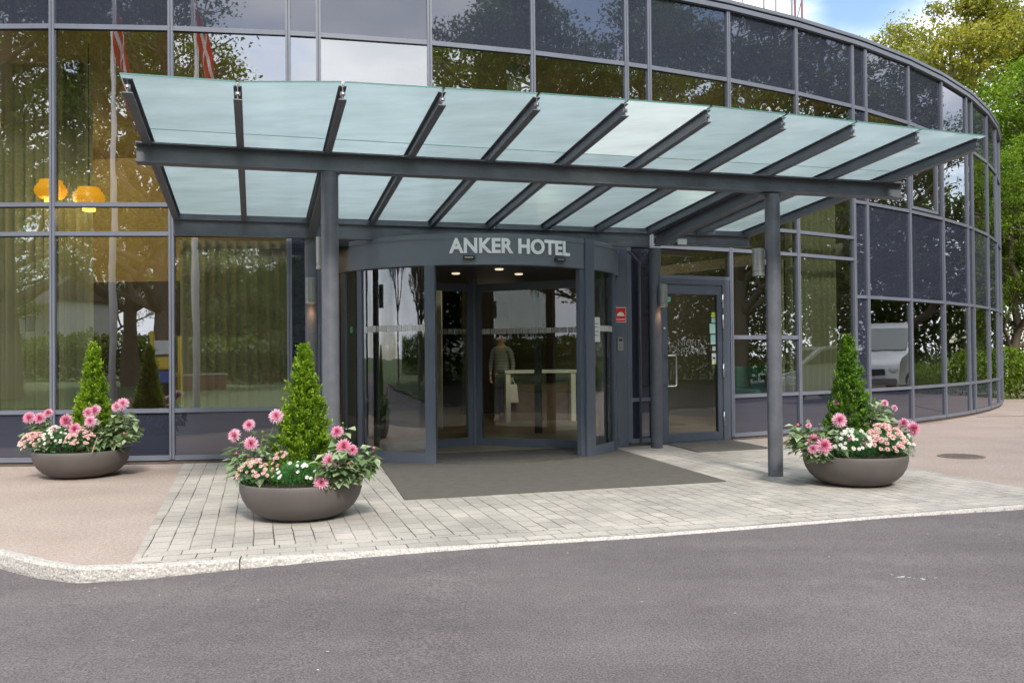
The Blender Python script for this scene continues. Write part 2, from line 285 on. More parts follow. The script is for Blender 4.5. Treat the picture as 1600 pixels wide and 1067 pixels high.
def pinkpave(t, b, K):
    co = N('ShaderNodeTexCoord', t); b.inputs['Roughness'].default_value = .85
    n1 = N('ShaderNodeTexNoise', t); n1.inputs['Scale'].default_value = 110; n1.inputs['Detail'].default_value = 3; n1.inputs['Roughness'].default_value = .8
    n2 = N('ShaderNodeTexNoise', t); n2.inputs['Scale'].default_value = .9; n2.inputs['Detail'].default_value = 8; n2.inputs['Roughness'].default_value = .6
    r = N('ShaderNodeValToRGB', t); r.color_ramp.elements[0].position = .33; r.color_ramp.elements[1].position = .7
    r.color_ramp.elements[0].color = (.25, .20, .172, 1); r.color_ramp.elements[1].color = (.56, .475, .43, 1)
    r2 = N('ShaderNodeValToRGB', t); r2.color_ramp.elements[0].position = .34; r2.color_ramp.elements[1].position = .62; r2.color_ramp.elements[0].color = (.86, .84, .82, 1); r2.color_ramp.elements[1].color = (1.05, 1.04, 1.04, 1)
    m1 = N('ShaderNodeMix', t, data_type='RGBA', blend_type='MULTIPLY'); m1.inputs['Factor'].default_value = .8
    K(co.outputs['Object'], n1.inputs['Vector']); K(co.outputs['Object'], n2.inputs['Vector']); K(n1.outputs['Fac'], r.inputs[0]); K(n2.outputs['Fac'], r2.inputs[0])
    n3 = N('ShaderNodeTexNoise', t); n3.inputs['Scale'].default_value = 38; n3.inputs['Detail'].default_value = 2; n3.inputs['Roughness'].default_value = .8; K(co.outputs['Object'], n3.inputs['Vector'])
    r3 = N('ShaderNodeValToRGB', t); r3.color_ramp.elements[0].position = .38; r3.color_ramp.elements[1].position = .6; r3.color_ramp.elements[0].color = (.80, .77, .76, 1); r3.color_ramp.elements[1].color = (1.08, 1.07, 1.06, 1); K(n3.outputs['Fac'], r3.inputs[0])
    n4 = N('ShaderNodeTexNoise', t); n4.inputs['Scale'].default_value = .5; n4.inputs['Detail'].default_value = 9; n4.inputs['Roughness'].default_value = .7; n4.inputs['Distortion'].default_value = 1.2; K(co.outputs['Object'], n4.inputs['Vector'])
    r4 = N('ShaderNodeValToRGB', t); r4.color_ramp.elements[0].position = .33; r4.color_ramp.elements[1].position = .43; r4.color_ramp.elements[0].color = (.78, .74, .71, 1); r4.color_ramp.elements[1].color = (1, 1, 1, 1); K(n4.outputs['Fac'], r4.inputs[0])
    m2 = N('ShaderNodeMix', t, data_type='RGBA', blend_type='MULTIPLY'); m2.inputs['Factor'].default_value = 1; m3 = N('ShaderNodeMix', t, data_type='RGBA', blend_type='MULTIPLY'); m3.inputs['Factor'].default_value = 1
    K(r.outputs[0], m1.inputs['A']); K(r2.outputs[0], m1.inputs['B']); K(m1.outputs['Result'], m2.inputs['A']); K(r3.outputs[0], m2.inputs['B']); K(m2.outputs['Result'], m3.inputs['A']); K(r4.outputs[0], m3.inputs['B']); K(m3.outputs['Result'], b.inputs['Base Color'])
    bm = N('ShaderNodeBump', t); bm.inputs['Strength'].default_value = .5; bm.inputs['Distance'].default_value = .004; K(n1.outputs['Fac'], bm.inputs['Height']); K(bm.outputs[0], b.inputs['Normal'])
def pavers(t, b, K):
    co = N('ShaderNodeTexCoord', t); b.inputs['Roughness'].default_value = .8
    mp_ = N('ShaderNodeMapping', t); mp_.inputs['Rotation'].default_value = (0, 0, R(-106.55))
    # slightly wandering joints
    nw = N('ShaderNodeTexNoise', t); nw.inputs['Scale'].default_value = 3.2; nw.inputs['Detail'].default_value = 3
    vm = N('ShaderNodeVectorMath', t, operation='MULTIPLY_ADD'); vm.inputs[1].default_value = (.02, .02, 0)
    br = N('ShaderNodeTexBrick', t); br.inputs['Scale'].default_value = 1; br.inputs['Brick Width'].default_value = .21; br.inputs['Row Height'].default_value = .14
    br.inputs['Mortar Size'].default_value = .0048; br.inputs['Mortar Smooth'].default_value = .35; br.inputs['Bias'].default_value = 0
    br.inputs['Color1'].default_value = (.47, .44, .415, 1); br.inputs['Color2'].default_value = (.385, .37, .345, 1); br.inputs['Mortar'].default_value = (.16, .14, .12, 1)
    n1 = N('ShaderNodeTexNoise', t); n1.inputs['Scale'].default_value = 70; n1.inputs['Detail'].default_value = 4; n1.inputs['Roughness'].default_value = .75
    n2 = N('ShaderNodeTexNoise', t); n2.inputs['Scale'].default_value = 1.3; n2.inputs['Detail'].default_value = 6
    r1 = N('ShaderNodeValToRGB', t); r1.color_ramp.elements[0].position = .3; r1.color_ramp.elements[1].position = .7; r1.color_ramp.elements[0].color = (.78, .77, .76, 1); r1.color_ramp.elements[1].color = (1.15, 1.14, 1.12, 1)
    r2 = N('ShaderNodeValToRGB', t); r2.color_ramp.elements[0].position = .36; r2.color_ramp.elements[1].position = .64; r2.color_ramp.elements[0].color = (.8, .79, .78, 1); r2.color_ramp.elements[1].color = (1.12, 1.1, 1.07, 1)
    m1 = N('ShaderNodeMix', t, data_type='RGBA', blend_type='MULTIPLY'); m1.inputs['Factor'].default_value = 1
    m2 = N('ShaderNodeMix', t, data_type='RGBA', blend_type='MULTIPLY'); m2.inputs['Factor'].default_value = 1
    # joints come and go: some are filled with pale sand
    n3 = N('ShaderNodeTexNoise', t); n3.inputs['Scale'].default_value = 2.1; n3.inputs['Detail'].default_value = 3
    rj = N('ShaderNodeValToRGB', t); rj.color_ramp.elements[0].position = .44; rj.color_ramp.elements[1].position = .6; rj.color_ramp.elements[0].color = (.3, .275, .24, 1); rj.color_ramp.elements[1].color = (.06, .05, .04, 1)
    for n_ in (n1, n2, n3, nw): K(co.outputs['Object'], n_.inputs['Vector'])
    K(nw.outputs['Color'], vm.inputs[0]); K(co.outputs['Object'], vm.inputs[2]); K(vm.outputs[0], mp_.inputs[0]); K(mp_.outputs[0], br.inputs['Vector']); K(n3.outputs['Fac'], rj.inputs[0]); K(rj.outputs[0], br.inputs['Mortar'])
    K(n1.outputs['Fac'], r1.inputs[0]); K(n2.outputs['Fac'], r2.inputs[0]); K(br.outputs['Color'], m1.inputs['A']); K(r1.outputs[0], m1.inputs['B']); K(m1.outputs['Result'], m2.inputs['A']); K(r2.outputs[0], m2.inputs['B'])
    K(m2.outputs['Result'], b.inputs['Base Color'])
    iv = N('ShaderNodeMath', t, operation='MULTIPLY_ADD'); iv.inputs[1].default_value = -1.0; iv.inputs[2].default_value = 1; K(br.outputs['Fac'], iv.inputs[0])
    ad = N('ShaderNodeMath', t, operation='MULTIPLY_ADD'); ad.inputs[1].default_value = .25; K(n1.outputs['Fac'], ad.inputs[0]); K(iv.outputs[0], ad.inputs[2])
    bm = N('ShaderNodeBump', t); bm.inputs['Strength'].default_value = .8; bm.inputs['Distance'].default_value = .006; K(ad.outputs[0], bm.inputs['Height']); K(bm.outputs[0], b.inputs['Normal'])
ASPH = tex_mat('asphalt', asphalt); PINK = tex_mat('pink aggregate', pinkpave); PAVER = tex_mat('pavers', pavers)
GRASSM = mat('grass ground', (.075, .11, .03), .9, var=.3, scale=3, bump=.6, bscale=40)
GRAN = mat('granite', (.56, .53, .50), .8, col2=(.33, .31, .285), var=.15, scale=70, bump=.9, bscale=45)
sheet('ground', [(-900, -900), (900, -900), (900, 900), (-900, 900)], -.16, GRASSM)
def road_z(x):
    return float(np.interp(x, [-3.2, -2.5, -1.7, -.9, 0, 3, 4.6, 8, 30], [-.09, -.08, -.048, -.022, -.010, -.008, -.032, -.045, -.05]))
KERB = [(-13, 11.6), (-8, 8.58), (-3.46, 5.85), (-3.05, 5.56), (-2.72, 5.40), (-2.3, 5.45), (-1.744, 5.59), (.902, 6.211), (4.307, 7.30), (9, 8.75), (18, 11.6), (40, 18.6)]
def kerb_y(x):
    return float(np.interp(x, [k[0] for k in KERB], [k[1] for k in KERB]))
b = MB(); xs = [-60, -40, -25] + list(np.arange(-14, 14.01, .25)) + [18, 25, 40, 60]; ys = [-2.6, -1, 0, 1, 2, 3, 4, 5]
nx = len(xs)
for x in xs:
    ky = kerb_y(x) + .06
    col_y = [y for y in ys] + [ky] if ky > 5 else ys + [5.01]
    for y in col_y: b.v.append((x, y if y <= 3 else 3 + (y - 3) * ((ky - 3) / (col_y[-1] - 3)), road_z(x)))
m_ = len(ys) + 1
for i in range(nx - 1):
    for j in range(m_ - 1): b.f.append((i * m_ + j, (i + 1) * m_ + j, (i + 1) * m_ + j + 1, i * m_ + j + 1)); b.m.append(0)
kind_struct(b.build('road', ASPH))
# pavement behind the kerb
sheet('pavement', [(k[0], k[1] + .05) for k in KERB] + [(60, 25), (60, 60), (-60, 60), (-60, 20), (-13, 11.7)], 0, PINK)
NV = (-.2848, .9586); DV = (.9586, .2848)
pl = [(-4.223, 11.19), (-2.476, 5.575)]
front = [(-2.43, 5.51), (-1.744, 5.64), (.902, 6.26), (4.307, 7.35), (5.07, 7.58)]
sheet('forecourt_paving', [pl[0]] + front + [(3.2, 13.9), (-3.9, 11.6)], .004, PAVER)
# border course of pavers lying along the kerb
def border(t, b, K):
    pavers(t, b, K)
    for n_ in t.nodes:
        if n_.type == 'MAPPING': n_.inputs['Rotation'].default_value = (0, 0, R(-15.5)); n_.inputs['Location'].default_value = (.05, .03, 0)
BORD = tex_mat('border pavers', border)
sheet('border_paving', front + [(5.05 - .1, 7.63 + .27), (4.22, 7.67), (.84, 6.59), (-1.8, 5.97), (-2.42, 5.83)], .008, BORD)
# kerb stones: rough granite with a real step
b = MB(); pts = []
for i in range(len(KERB) - 1):
    a, c = KERB[i], KERB[i + 1]; d = math.dist(a, c); n = max(1, int(d / .05)) if -6 < a[0] < 9 else max(1, int(d / .5))
    for k in range(n): pts.append((a[0] + (c[0] - a[0]) * k / n, a[1] + (c[1] - a[1]) * k / n, i))
pts.append((*KERB[-1], 0)); n = len(pts)
for i, (x, y, _) in enumerate(pts):
    a = pts[max(0, i - 1)]; c = pts[min(n - 1, i + 1)]; d = Vector((c[0] - a[0], c[1] - a[1], 0)).normalized(); q = Vector((-d.y, d.x, 0))
    wv = float(np.interp(x, [-2.4, -1.2, 0], [.075, .06, .04])); j = lambda s: (rnd.random() - .5) * s
    zt = .007; zr = road_z(x) - .05; face = max(.01, -road_z(x))
    P = Vector((x, y, 0))
    prof = [(-.016 + j(.01), zr), (-.018 + j(.014), zr * .45), (-.005 + j(.008), zt - .012 + j(.005)), (.012 + j(.006), zt + j(.004)), (wv * .5, zt + .003 + j(.003)), (wv + j(.004), zt), (wv + .01, -.03)]
    for a_, z in prof: v = P + q * a_; b.v.append((v.x, v.y, z))
for i in range(n - 1):
    for k in range(6): b.f.append((i * 7 + k, (i + 1) * 7 + k, (i + 1) * 7 + k + 1, i * 7 + k + 1)); b.m.append(0)
kind_struct(b.build('kerb', GRAN))
# joints between kerb stones are dark slots
b = MB()
for x in (-1.76, 5.9):
    y = kerb_y(x); b.obox((x, y - .022, -.07), (.006, 0, 0), (-.02, .10, 0), (0, 0, .084))
kind_struct(b.build('kerb_joint', mat('joint dirt', (.07, .055, .045), .9)))
# dark joint across the pavement on the right, paint scuff on the road
b = MB(); b.obox((9.2, 17.2, .002), (9, .55, 0), (0, .03, 0), (0, 0, .003)); kind_struct(b.build('pavement_joint', MATS['joint dirt']))
b = MB()
for k in range(20):
    t = rnd.random(); x = 2.22 + t * .22; y = 5.03 + .03 * math.sin(t * 9) + (rnd.random() - .5) * .03; s = .002 + rnd.random() * .005
    b.add([(x - s * 2, y - s * .6, road_z(x) + .003), (x + s, y - s * .8, road_z(x) + .003), (x + s * 2.2, y + s * .5, road_z(x) + .003), (x - s, y + s, road_z(x) + .003)], [(0, 1, 2, 3)])
kind_struct(b.build('road_paint', mat('old road paint', (.5, .5, .48), .8, var=.2, scale=60)))
# loose grit and leaves on the asphalt
V, Fc, T = [], [], []
n = 90; gx = rng.uniform(-4, 6, n); gy = rng.uniform(2.6, 6.6, n)
cen = np.stack([gx, gy, np.array([road_z(x) + .006 for x in gx])], 1); msk = np.array([c[1] < kerb_y(c[0]) - .1 for c in cen]); cen = cen[msk]
v, f, t = leaves(cen, np.stack([rng.normal(0, 1, len(cen)), rng.normal(0, 1, len(cen)), np.zeros(len(cen))], 1), rng.uniform(.008, .022, len(cen)), rng.uniform(.006, .014, len(cen)), .1, seed=3)
GRIT = leaf_mat('grit', [(.35, .3, .25), (.6, .57, .5), (.3, .22, .1)], .8, .0)
tag(link(fast_mesh('litter', v, f, GRIT, t), 'grit'), 'pale grit and tiny leaf scraps scattered over the dark asphalt', 'grit', kind='stuff')
# lawn behind the camera
sheet('lawn', [(-80, -2.6), (-80, -90), (90, -90), (90, -2.6)], -.05, GRASSM)
# ------------------------------------------------------------------ facade
CX, CY, RAD, PH0, WW, WN = -6.491, 32.049, 21.432, .0398, .0665, .0176
def phi(i):
    p = PH0
    if i >= 0:
        for k in range(1, i + 1): p += WN if k % 4 == 3 else WW
    else:
        for k in range(0, i, -1): p -= WN if k % 4 == 3 else WW
    return p
def P(i, r=RAD): p = phi(i); return Vector((CX + r * math.sin(p), CY - r * math.cos(p), 0))
I0, I1 = -7, 30
Z_BOT, Z_SILL, Z_T2, Z_T1, Z_Z2, Z_MID, Z_TOP, Z_ROOF = .06, .662, 2.851, 3.212, 3.824, 2.234, 5.412, 6.49
bld = empty('hotel_building', 'curved two-storey hotel facade of dark glass panels in a grey metal grid', 'building', (0, 0, 0))
Zv = Vector((0, 0, 1))
def bay(i):
    a, c = P(i), P(i + 1); d = (c - a); l = d.length; d = d / l; n = Vector((d.y, -d.x, 0)); return a, d, n, l
def pane(i, t0, t1, z0, z1, kind, name, back=.016, par=None):
    a, d, n, l = bay(i); tilt = (rnd.random() - .5) * .006; yaw = (rnd.random() - .5) * .008
    if kind == 'sp': tilt *= .6; yaw *= .6
    o = a + d * t0 - n * back + Zv * z0; w_ = d * (t1 - t0) ; h_ = Zv * (z1 - z0)
    w_ = w_ + n * yaw * (t1 - t0); h_ = h_ + n * tilt * (z1 - z0)
    mb = MB()
    th = .012
    vs = [o, o + w_, o + w_ + h_, o + h_]; vs += [v - n * th for v in vs]
    mb.add(vs, [(0, 1, 2, 3)], 0); mb.add(vs, [(5, 4, 7, 6)], 1); mb.add(vs, [(0, 4, 5, 1), (1, 5, 6, 2), (2, 6, 7, 3), (3, 7, 4, 0)], 2)
    return mb.build(name, [GLASS, CLEAR, EDGE] if kind == 'g' else [SPAN, DARK, DARK], par or bld)
def levels(i):
    nar = (i + 1) % 4 == 3
    if i < 2: return [(Z_BOT, Z_SILL, 'sp'), (Z_SILL, Z_T2, 'g'), (Z_T2, Z_T1, 'g'), (Z_T1, Z_TOP, 'g'), (Z_TOP, Z_ROOF, 'sp')]
    if i == 2 or i == 6: return [(Z_BOT, Z_SILL, 'sp'), (Z_SILL, Z_T2, 'sp'), (Z_T2, Z_T1, 'g'), (Z_T1, Z_TOP, 'g'), (Z_TOP, Z_ROOF, 'sp')]
    if i in (3, 4, 5): return [(Z_T2, Z_T1, 'g'), (Z_T1, Z_TOP, 'g'), (Z_TOP, Z_ROOF, 'sp')]
    if i == 7: return [(2.44, Z_T2, 'g'), (Z_T2, Z_T1, 'g'), (Z_T1, Z_TOP, 'g'), (Z_TOP, Z_ROOF, 'sp')]
    if i == 8: return [(Z_BOT, Z_SILL, 'sp'), (Z_SILL, 1.546, 'g'), (1.546, Z_T2, 'g'), (Z_T2, Z_T1, 'g'), (Z_T1, Z_TOP, 'g'), (Z_TOP, Z_ROOF, 'sp')]
    if i == 9: return [(Z_BOT, Z_SILL, 'sp'), (Z_SILL, Z_T2, 'g'), (Z_T2, Z_T1, 'g'), (Z_T1, Z_TOP, 'g'), (Z_TOP, Z_ROOF, 'sp')]
    k = 'sp' if nar else 'g'
    return [(Z_BOT, Z_SILL, 'sp'), (Z_SILL, Z_MID, k), (Z_MID, Z_Z2, 'sp'), (Z_Z2, Z_TOP, k), (Z_TOP, Z_ROOF, 'sp')]
FIRST, LAST = -4, 21
MW = .03     # half mullion
for i in range(FIRST, LAST):
    a, d, n, l = bay(i)
    for z0, z1, k in levels(i):
        pane(i, .01, l - .01, z0 + .005, z1 - .005, k, 'window_pane' if k == 'g' else 'spandrel_panel')
# mullions: a twin profile with a dark slot
for i in range(FIRST, LAST + 1):
    a = P(i); p = phi(i); d = Vector((math.cos(p), math.sin(p), 0)); n = Vector((math.sin(p), -math.cos(p), 0))
    z0 = Z_BOT
    if i in (4, 5): z0 = Z_T2
    mb = MB()
    mb.obox(a - d * MW - n * .09 + Zv * z0, d * .027, n * .108, Zv * (Z_ROOF - z0 - .035), 0)
    mb.obox(a + d * .005 - n * .09 + Zv * z0, d * .027, n * .108, Zv * (Z_ROOF - z0 - .035), 0)
    mb.obox(a - d * .0029 - n * .085 + Zv * z0, d * .0078, n * .088, Zv * (Z_ROOF - z0 - .035), 1)
    mb.build('mullion', [FRAME, DARK], bld)
# transoms: one straight rail per ring, in lengths between mullions
def ring(z, i0, i1, h=.052, outd=.012, name='transom', mat_=FRAME):
    mb = MB()
    for i in range(i0, i1):
        a, d, n, l = bay(i); mb.obox(a + d * .033 - n * .05 + Zv * (z - h / 2), d * (l - .066), n * (.05 + outd), Zv * h, 0)
        mb.obox(a + d * .034 - n * .03 + Zv * (z - h / 2 - .012), d * (l - .068), n * .022, Zv * .0115, 1)
    return mb.build(name, [mat_, DARK], bld)
ring(Z_BOT + .02, FIRST, 3, .06); ring(Z_BOT + .02, 6, 7, .06); ring(Z_BOT + .02, 8, LAST, .06)
ring(Z_SILL, FIRST, 3); ring(Z_SILL, 6, 7, outd=.014); ring(Z_SILL, 8, LAST)
ring(Z_T2, FIRST, 10); ring(Z_T1, FIRST, 10); ring(2.42, 7, 8, .05); ring(1.546, 8, 9, .06)
ring(Z_MID, 10, LAST); ring(Z_Z2, 10, LAST); ring(Z_TOP, FIRST, LAST, .06)
# roof edge frame + coping
def band(z0, z1, ro, ri, i0, i1, m, name, par):
    mb = MB()
    for i in range(i0, i1):
        def q(j, r): p = phi(j); return (CX + (RAD + r) * math.sin(p), CY - (RAD + r) * math.cos(p))
        o0, o1, n0, n1 = q(i, ro), q(i + 1, ro), q(i, ri), q(i + 1, ri)
        vs = [(*o0, z0), (*o1, z0), (*n1, z0), (*n0, z0), (*o0, z1), (*o1, z1), (*n1, z1), (*n0, z1)]
        mb.add(vs, [(0, 3, 2, 1), (4, 5, 6, 7), (0, 1, 5, 4), (2, 3, 7, 6)])
        if i == i0: mb.add(vs, [(3, 0, 4, 7)])
        if i == i1 - 1: mb.add(vs, [(1, 2, 6, 5)])
    return mb.build(name, m, par)
band(Z_ROOF - .035, Z_ROOF + .035, .045, -.1, I0, I1, FRAME, 'roof_rail', bld)
band(Z_ROOF + .035, Z_ROOF + .062, .01, -.1, I0, I1, DARK, 'roof_gap', bld)
band(Z_ROOF + .062, Z_ROOF + .115, .055, -.35, I0, I1, FRAME, 'coping', bld)
band(.0, .05, -.01, -.12, I0, 3, mat('plinth', (.12, .095, .08), .8, var=.2, scale=8), 'plinth', bld)
band(.0, .05, -.01, -.12, 6, 7, MATS['plinth'], 'plinth', bld)
band(.0, .05, -.01, -.12, 8, I1, MATS['plinth'], 'plinth', bld)
# roof slab, floors, back walls of the rooms behind the glass
OCHRE = mat('ochre plaster', (.55, .42, .19), .8, var=.08, scale=2)
OCHRE_D = mat('brown panelling', (.07, .055, .04), .7, var=.2, scale=2)
TAN = mat('stone tile floor', (.20, .17, .135), .4, var=.12, scale=4)
band(Z_ROOF + .0, Z_ROOF + .03, -.1, -15, I0, I1, mat('roof membrane', (.08, .08, .085), .9), 'roof', bld)
band(5.46, 5.56, -.1, -7.2, I0, I1, OCHRE, 'ceiling', bld)
band(2.95, 3.15, -.25, -7.2, 10, I1, mat('white plaster', (.5, .48, .44), .8), 'floor_slab', bld)
band(.006, .03, -.1, -12, I0, I1, TAN, 'floor', bld)
band(2.9, 5.46, -7.2, -7.35, I0, I1, OCHRE, 'back_wall', bld)
band(.03, 2.9, -7.2, -7.35, I0, 4, OCHRE_D, 'back_wall', bld)
band(.03, 2.9, -7.2, -7.35, 6, I1, OCHRE_D, 'back_wall', bld)
band(.03, 2.9, -11.9, -12, 3, 8, OCHRE_D, 'back_wall', bld)
band(2.9, 3.0, -7.2, -12, 3, 8, OCHRE, 'ceiling', bld)
for i in (3, 8):   # radial partitions
    a = P(i, RAD - 3.2); p = phi(i); n = Vector((math.sin(p), -math.cos(p), 0)); d = Vector((math.cos(p), math.sin(p), 0))
    MB().obox(a - d * .06, d * .12, -n * 3.9, Zv * 5.4).build('partition_wall', OCHRE if i == 3 else OCHRE_D, bld)
for i in (3, 8):
    a = P(i, RAD - 7.1); p = phi(i); n = Vector((math.sin(p), -math.cos(p), 0)); d = Vector((math.cos(p), math.sin(p), 0))
    MB().obox(a - d * .06, d * .12, -n * 4.9, Zv * 3.0).build('side_wall', OCHRE_D, bld)
PARTM = mat('grey-green plaster', (.16, .17, .13), .8, var=.1, scale=2)
for i in (FIRST, 11, 15, 19, LAST):
    a = P(i, RAD - .12); p = phi(i); n = Vector((math.sin(p), -math.cos(p), 0)); d = Vector((math.cos(p), math.sin(p), 0))
    MB().obox(a - d * .05 + Zv * .03, d * .1, -n * 12, Zv * 5.43).build('partition_wall', PARTM, bld)
# opening window sash in a right-hand upper bay
a, d, n, l = bay(12); mb = MB()
for (t0, t1, z0, z1) in ((.05, .1, 3.88, 5.36), (l - .3, l - .25, 3.88, 5.36), (.1, l - .3, 3.88, 3.93), (.1, l - .3, 5.31, 5.36)):
    mb.obox(a + d * t0 - n * .026 + Zv * z0, d * (t1 - t0), n * .045, Zv * (z1 - z0))
mb.build('window_sash', FRAME, bld)
# wall strips beside the revolving door
a, d, n, l = bay(5)
MB().obox(a + d * (l - .36) - n * .03 + Zv * .0, d * .325, n * .05, Zv * 2.82).build('wall_panel', FRAME2, bld)
a, d, n, l = bay(3)
MB().obox(a + d * .035 - n * .03, d * .2, n * .05, Zv * 2.82).build('wall_panel', FRAME2, bld)
for i in (3, 4, 5):   # soffit above the drum
    a, d, n, l = bay(i); MB().obox(a - n * .6 + Zv * 2.72, d * l, n * .61, Zv * .1).build('soffit', DARK, bld)
# rain pipe beside the column
MB().tube([(1.80, 12.18, .05), (1.80, 12.18, 2.6), (1.62, 12.0, 2.74)], .02, 10).build('rain_pipe', STEEL, bld, smooth=True)
# --- night entrance door (bay 7)
a, d, n, l = bay(7); a = a - n * .015
def lb(mb, t0, t1, z0, z1, y0, y1, mi=0): mb.obox(a + d * t0 + n * y0 + Zv * z0, d * (t1 - t0), n * (y1 - y0), Zv * (z1 - z0), mi)
mb = MB(); lb(mb, .035, .17, .0, 2.40, -.06, .03); lb(mb, 1.25, 1.385, 0, 2.40, -.06, .03); lb(mb, .17, 1.25, 2.315, 2.40, -.06, .03); lb(mb, .17, 1.25, 0, .02, -.06, .035)
mb.build('door_frame', FRAME2, bld, bevel=.003)
door = MB(); lb(door, .176, .262, .025, 2.31, -.04, .02); lb(door, 1.158, 1.244, .025, 2.31, -.04, .02); lb(door, .262, 1.158, .025, .15, -.04, .02); lb(door, .262, 1.158, 2.175, 2.31, -.04, .02)
lb(door, .262, .272, .15, 2.175, -.025, .012, 1); lb(door, 1.148, 1.158, .15, 2.175, -.025, .012, 1)
dr = door.build('door', [FRAME2, DARK], bld, bevel=.002)
g_ = MB(); vs = [a + d * .27 + n * -.01 + Zv * .15, a + d * 1.15 + n * -.01 + Zv * .15, a + d * 1.15 + n * -.01 + Zv * 2.175, a + d * .27 + n * -.01 + Zv * 2.175]; vs += [v - n * .01 for v in vs]
g_.add(vs, [(0, 1, 2, 3)], 0); g_.add(vs, [(5, 4, 7, 6)], 1); g_.build('door_glass', [GLASS_T, CLEAR], dr)
q = lambda t, y, z: tuple(a + d * t + n * y + Zv * z)
MB().tube([q(.225, .02, .84), q(.225, .075, .84), q(.25, .08, .84), q(.345, .08, .84), q(.365, .08, .86), q(.365, .08, 1.26), q(.345, .08, 1.28), q(.25, .08, 1.28), q(.225, .075, 1.28), q(.225, .02, 1.28)], .0125, 10).build('handle', CHROME, dr, smooth=True)
for z in (1.98, 1.68, .95, .24): MB().tube([q(1.25, .035, z), q(1.25, .035, z + .2)], .012, 10).build('hinge', CHROME, dr, smooth=True)
mb = MB(); mb.tube([q(.21, .02, 2.24), q(.21, .03, 2.24)], .015, 12); mb.build('lock', CHROME, dr)
for (t0, t1, z0, z1, c, nm) in ((1.07, 1.14, 1.845, 1.915, (.45, .5, .08), 'yellow-green'), (1.07, 1.14, 1.76, 1.835, (.3, .55, .45), 'green'), (1.035, 1.14, 1.60, 1.745, (.42, .66, .6), 'large teal'), (1.05, 1.14, 1.44, 1.58, (.42, .68, .64), 'teal'), (1.08, 1.14, 1.345, 1.41, (.7, .7, .66), 'white'), (1.07, 1.145, 1.165, 1.31, (.75, .78, .74), 'white'), (1.07, 1.145, 1.145, 1.165, (.5, .7, .05), 'lime'), (.272, .34, 2.06, 2.13, (.15, .45, .42), 'teal'), (.195, .225, 1.66, 1.69, (.7, .7, .7), 'tiny white')):
    s_ = MB(); yy = -.004 if t0 > .25 else .022
    vs = [a + d * t0 + n * yy + Zv * z0, a + d * t1 + n * yy + Zv * z0, a + d * t1 + n * yy + Zv * z1, a + d * t0 + n * yy + Zv * z1]; vs += [v - n * .003 for v in vs]
    s_.add(vs, [(0, 1, 2, 3), (0, 4, 5, 1), (1, 5, 6, 2), (2, 6, 7, 3), (3, 7, 4, 0), (5, 4, 7, 6)]); o_ = s_.build('sticker', mat('sticker ' + nm + str(round(z0, 2)), c, .5, var=.25, scale=40), dr)
s_ = MB(); lb(s_, 1.085, 1.13, 1.225, 1.25, -.0035, -.0015); s_.build('sticker_mark', DARK, dr)
def text_mesh(txt, size, ext, off=0., space=1.):
    c = bpy.data.curves.new('t', 'FONT'); c.body = txt; c.size = size; c.extrude = ext; c.offset = off; c.space_character = space; c.align_x = 'LEFT'
    o = bpy.data.objects.new('t', c); COL.objects.link(o); dg = bpy.context.evaluated_depsgraph_get(); me = bpy.data.meshes.new_from_object(o.evaluated_get(dg))
    bpy.data.objects.remove(o); return me
for txt, t0, z, wd in (('NIGHT', .47, 1.42, .40), ('ENTRANCE', .40, 1.30, .56)):
    me = text_mesh(txt, .135, .001, -.0015); xs_ = [v.co.x for v in me.vertices]; k = wd / (max(xs_) - min(xs_))
    for v in me.vertices: p_ = a + d * (t0 + (v.co.x - min(xs_)) * k) + n * (-.006 + v.co.z) + Zv * (z + v.co.y * .98); v.co = p_
    me.materials.append(mat('thin grey lettering', (.26, .26, .25), .5)); link(me, 'lettering', dr)
# small grate step under the door
# ------------------------------------------------------------------ revolving door
DC = Vector((-.543, 12.474, 0)); DR = 2.06
def da(deg, r=DR, z=0): t = R(deg); return Vector((DC.x + r * math.sin(t), DC.y - r * math.cos(t), z))
rev = empty('revolving_door', 'large revolving glass door drum with curved header under the canopy', 'revolving door', tuple(DC))
def into(o): o.location = -DC; return o     # parts are modelled in world space
def arc(a0, a1, r0, r1, z0, z1, name, m, par=rev, step=2.5, caps=True, mi_in=None, loc=True, smooth=True):
    n_ = max(1, int(abs(a1 - a0) / step)); mb = MB()
    for k in range(n_ + 1):
        t = a0 + (a1 - a0) * k / n_
        for r, z in ((r1, z0), (r1, z1), (r0, z1), (r0, z0)): mb.v.append(tuple(da(t, r, z)))
    for k in range(n_):
        for j in range(4):
            mb.f.append((k * 4 + j, (k + 1) * 4 + j, (k + 1) * 4 + (j + 1) % 4, k * 4 + (j + 1) % 4)); mb.m.append(0 if (mi_in is None or j == 0) else mi_in)
    mb.f += [(0, 1, 2, 3), tuple(n_ * 4 + j for j in (3, 2, 1, 0))]; mb.m += [0 if mi_in is None else mi_in] * 2
    o = mb.build(name, m, par, smooth=2 if smooth else False)
    if loc: into(o)
    return o
hd = arc(-118, 118, DR - .05, DR + .01, 2.40, 2.715, 'header', HEADER)
arc(-118, 118, DR - .06, DR + .018, 2.7155, 2.775, 'header_trim', HEADER)
arc(-118, 118, DR - .05, DR + .004, 2.388, 2.3995, 'header_drip', DARK)
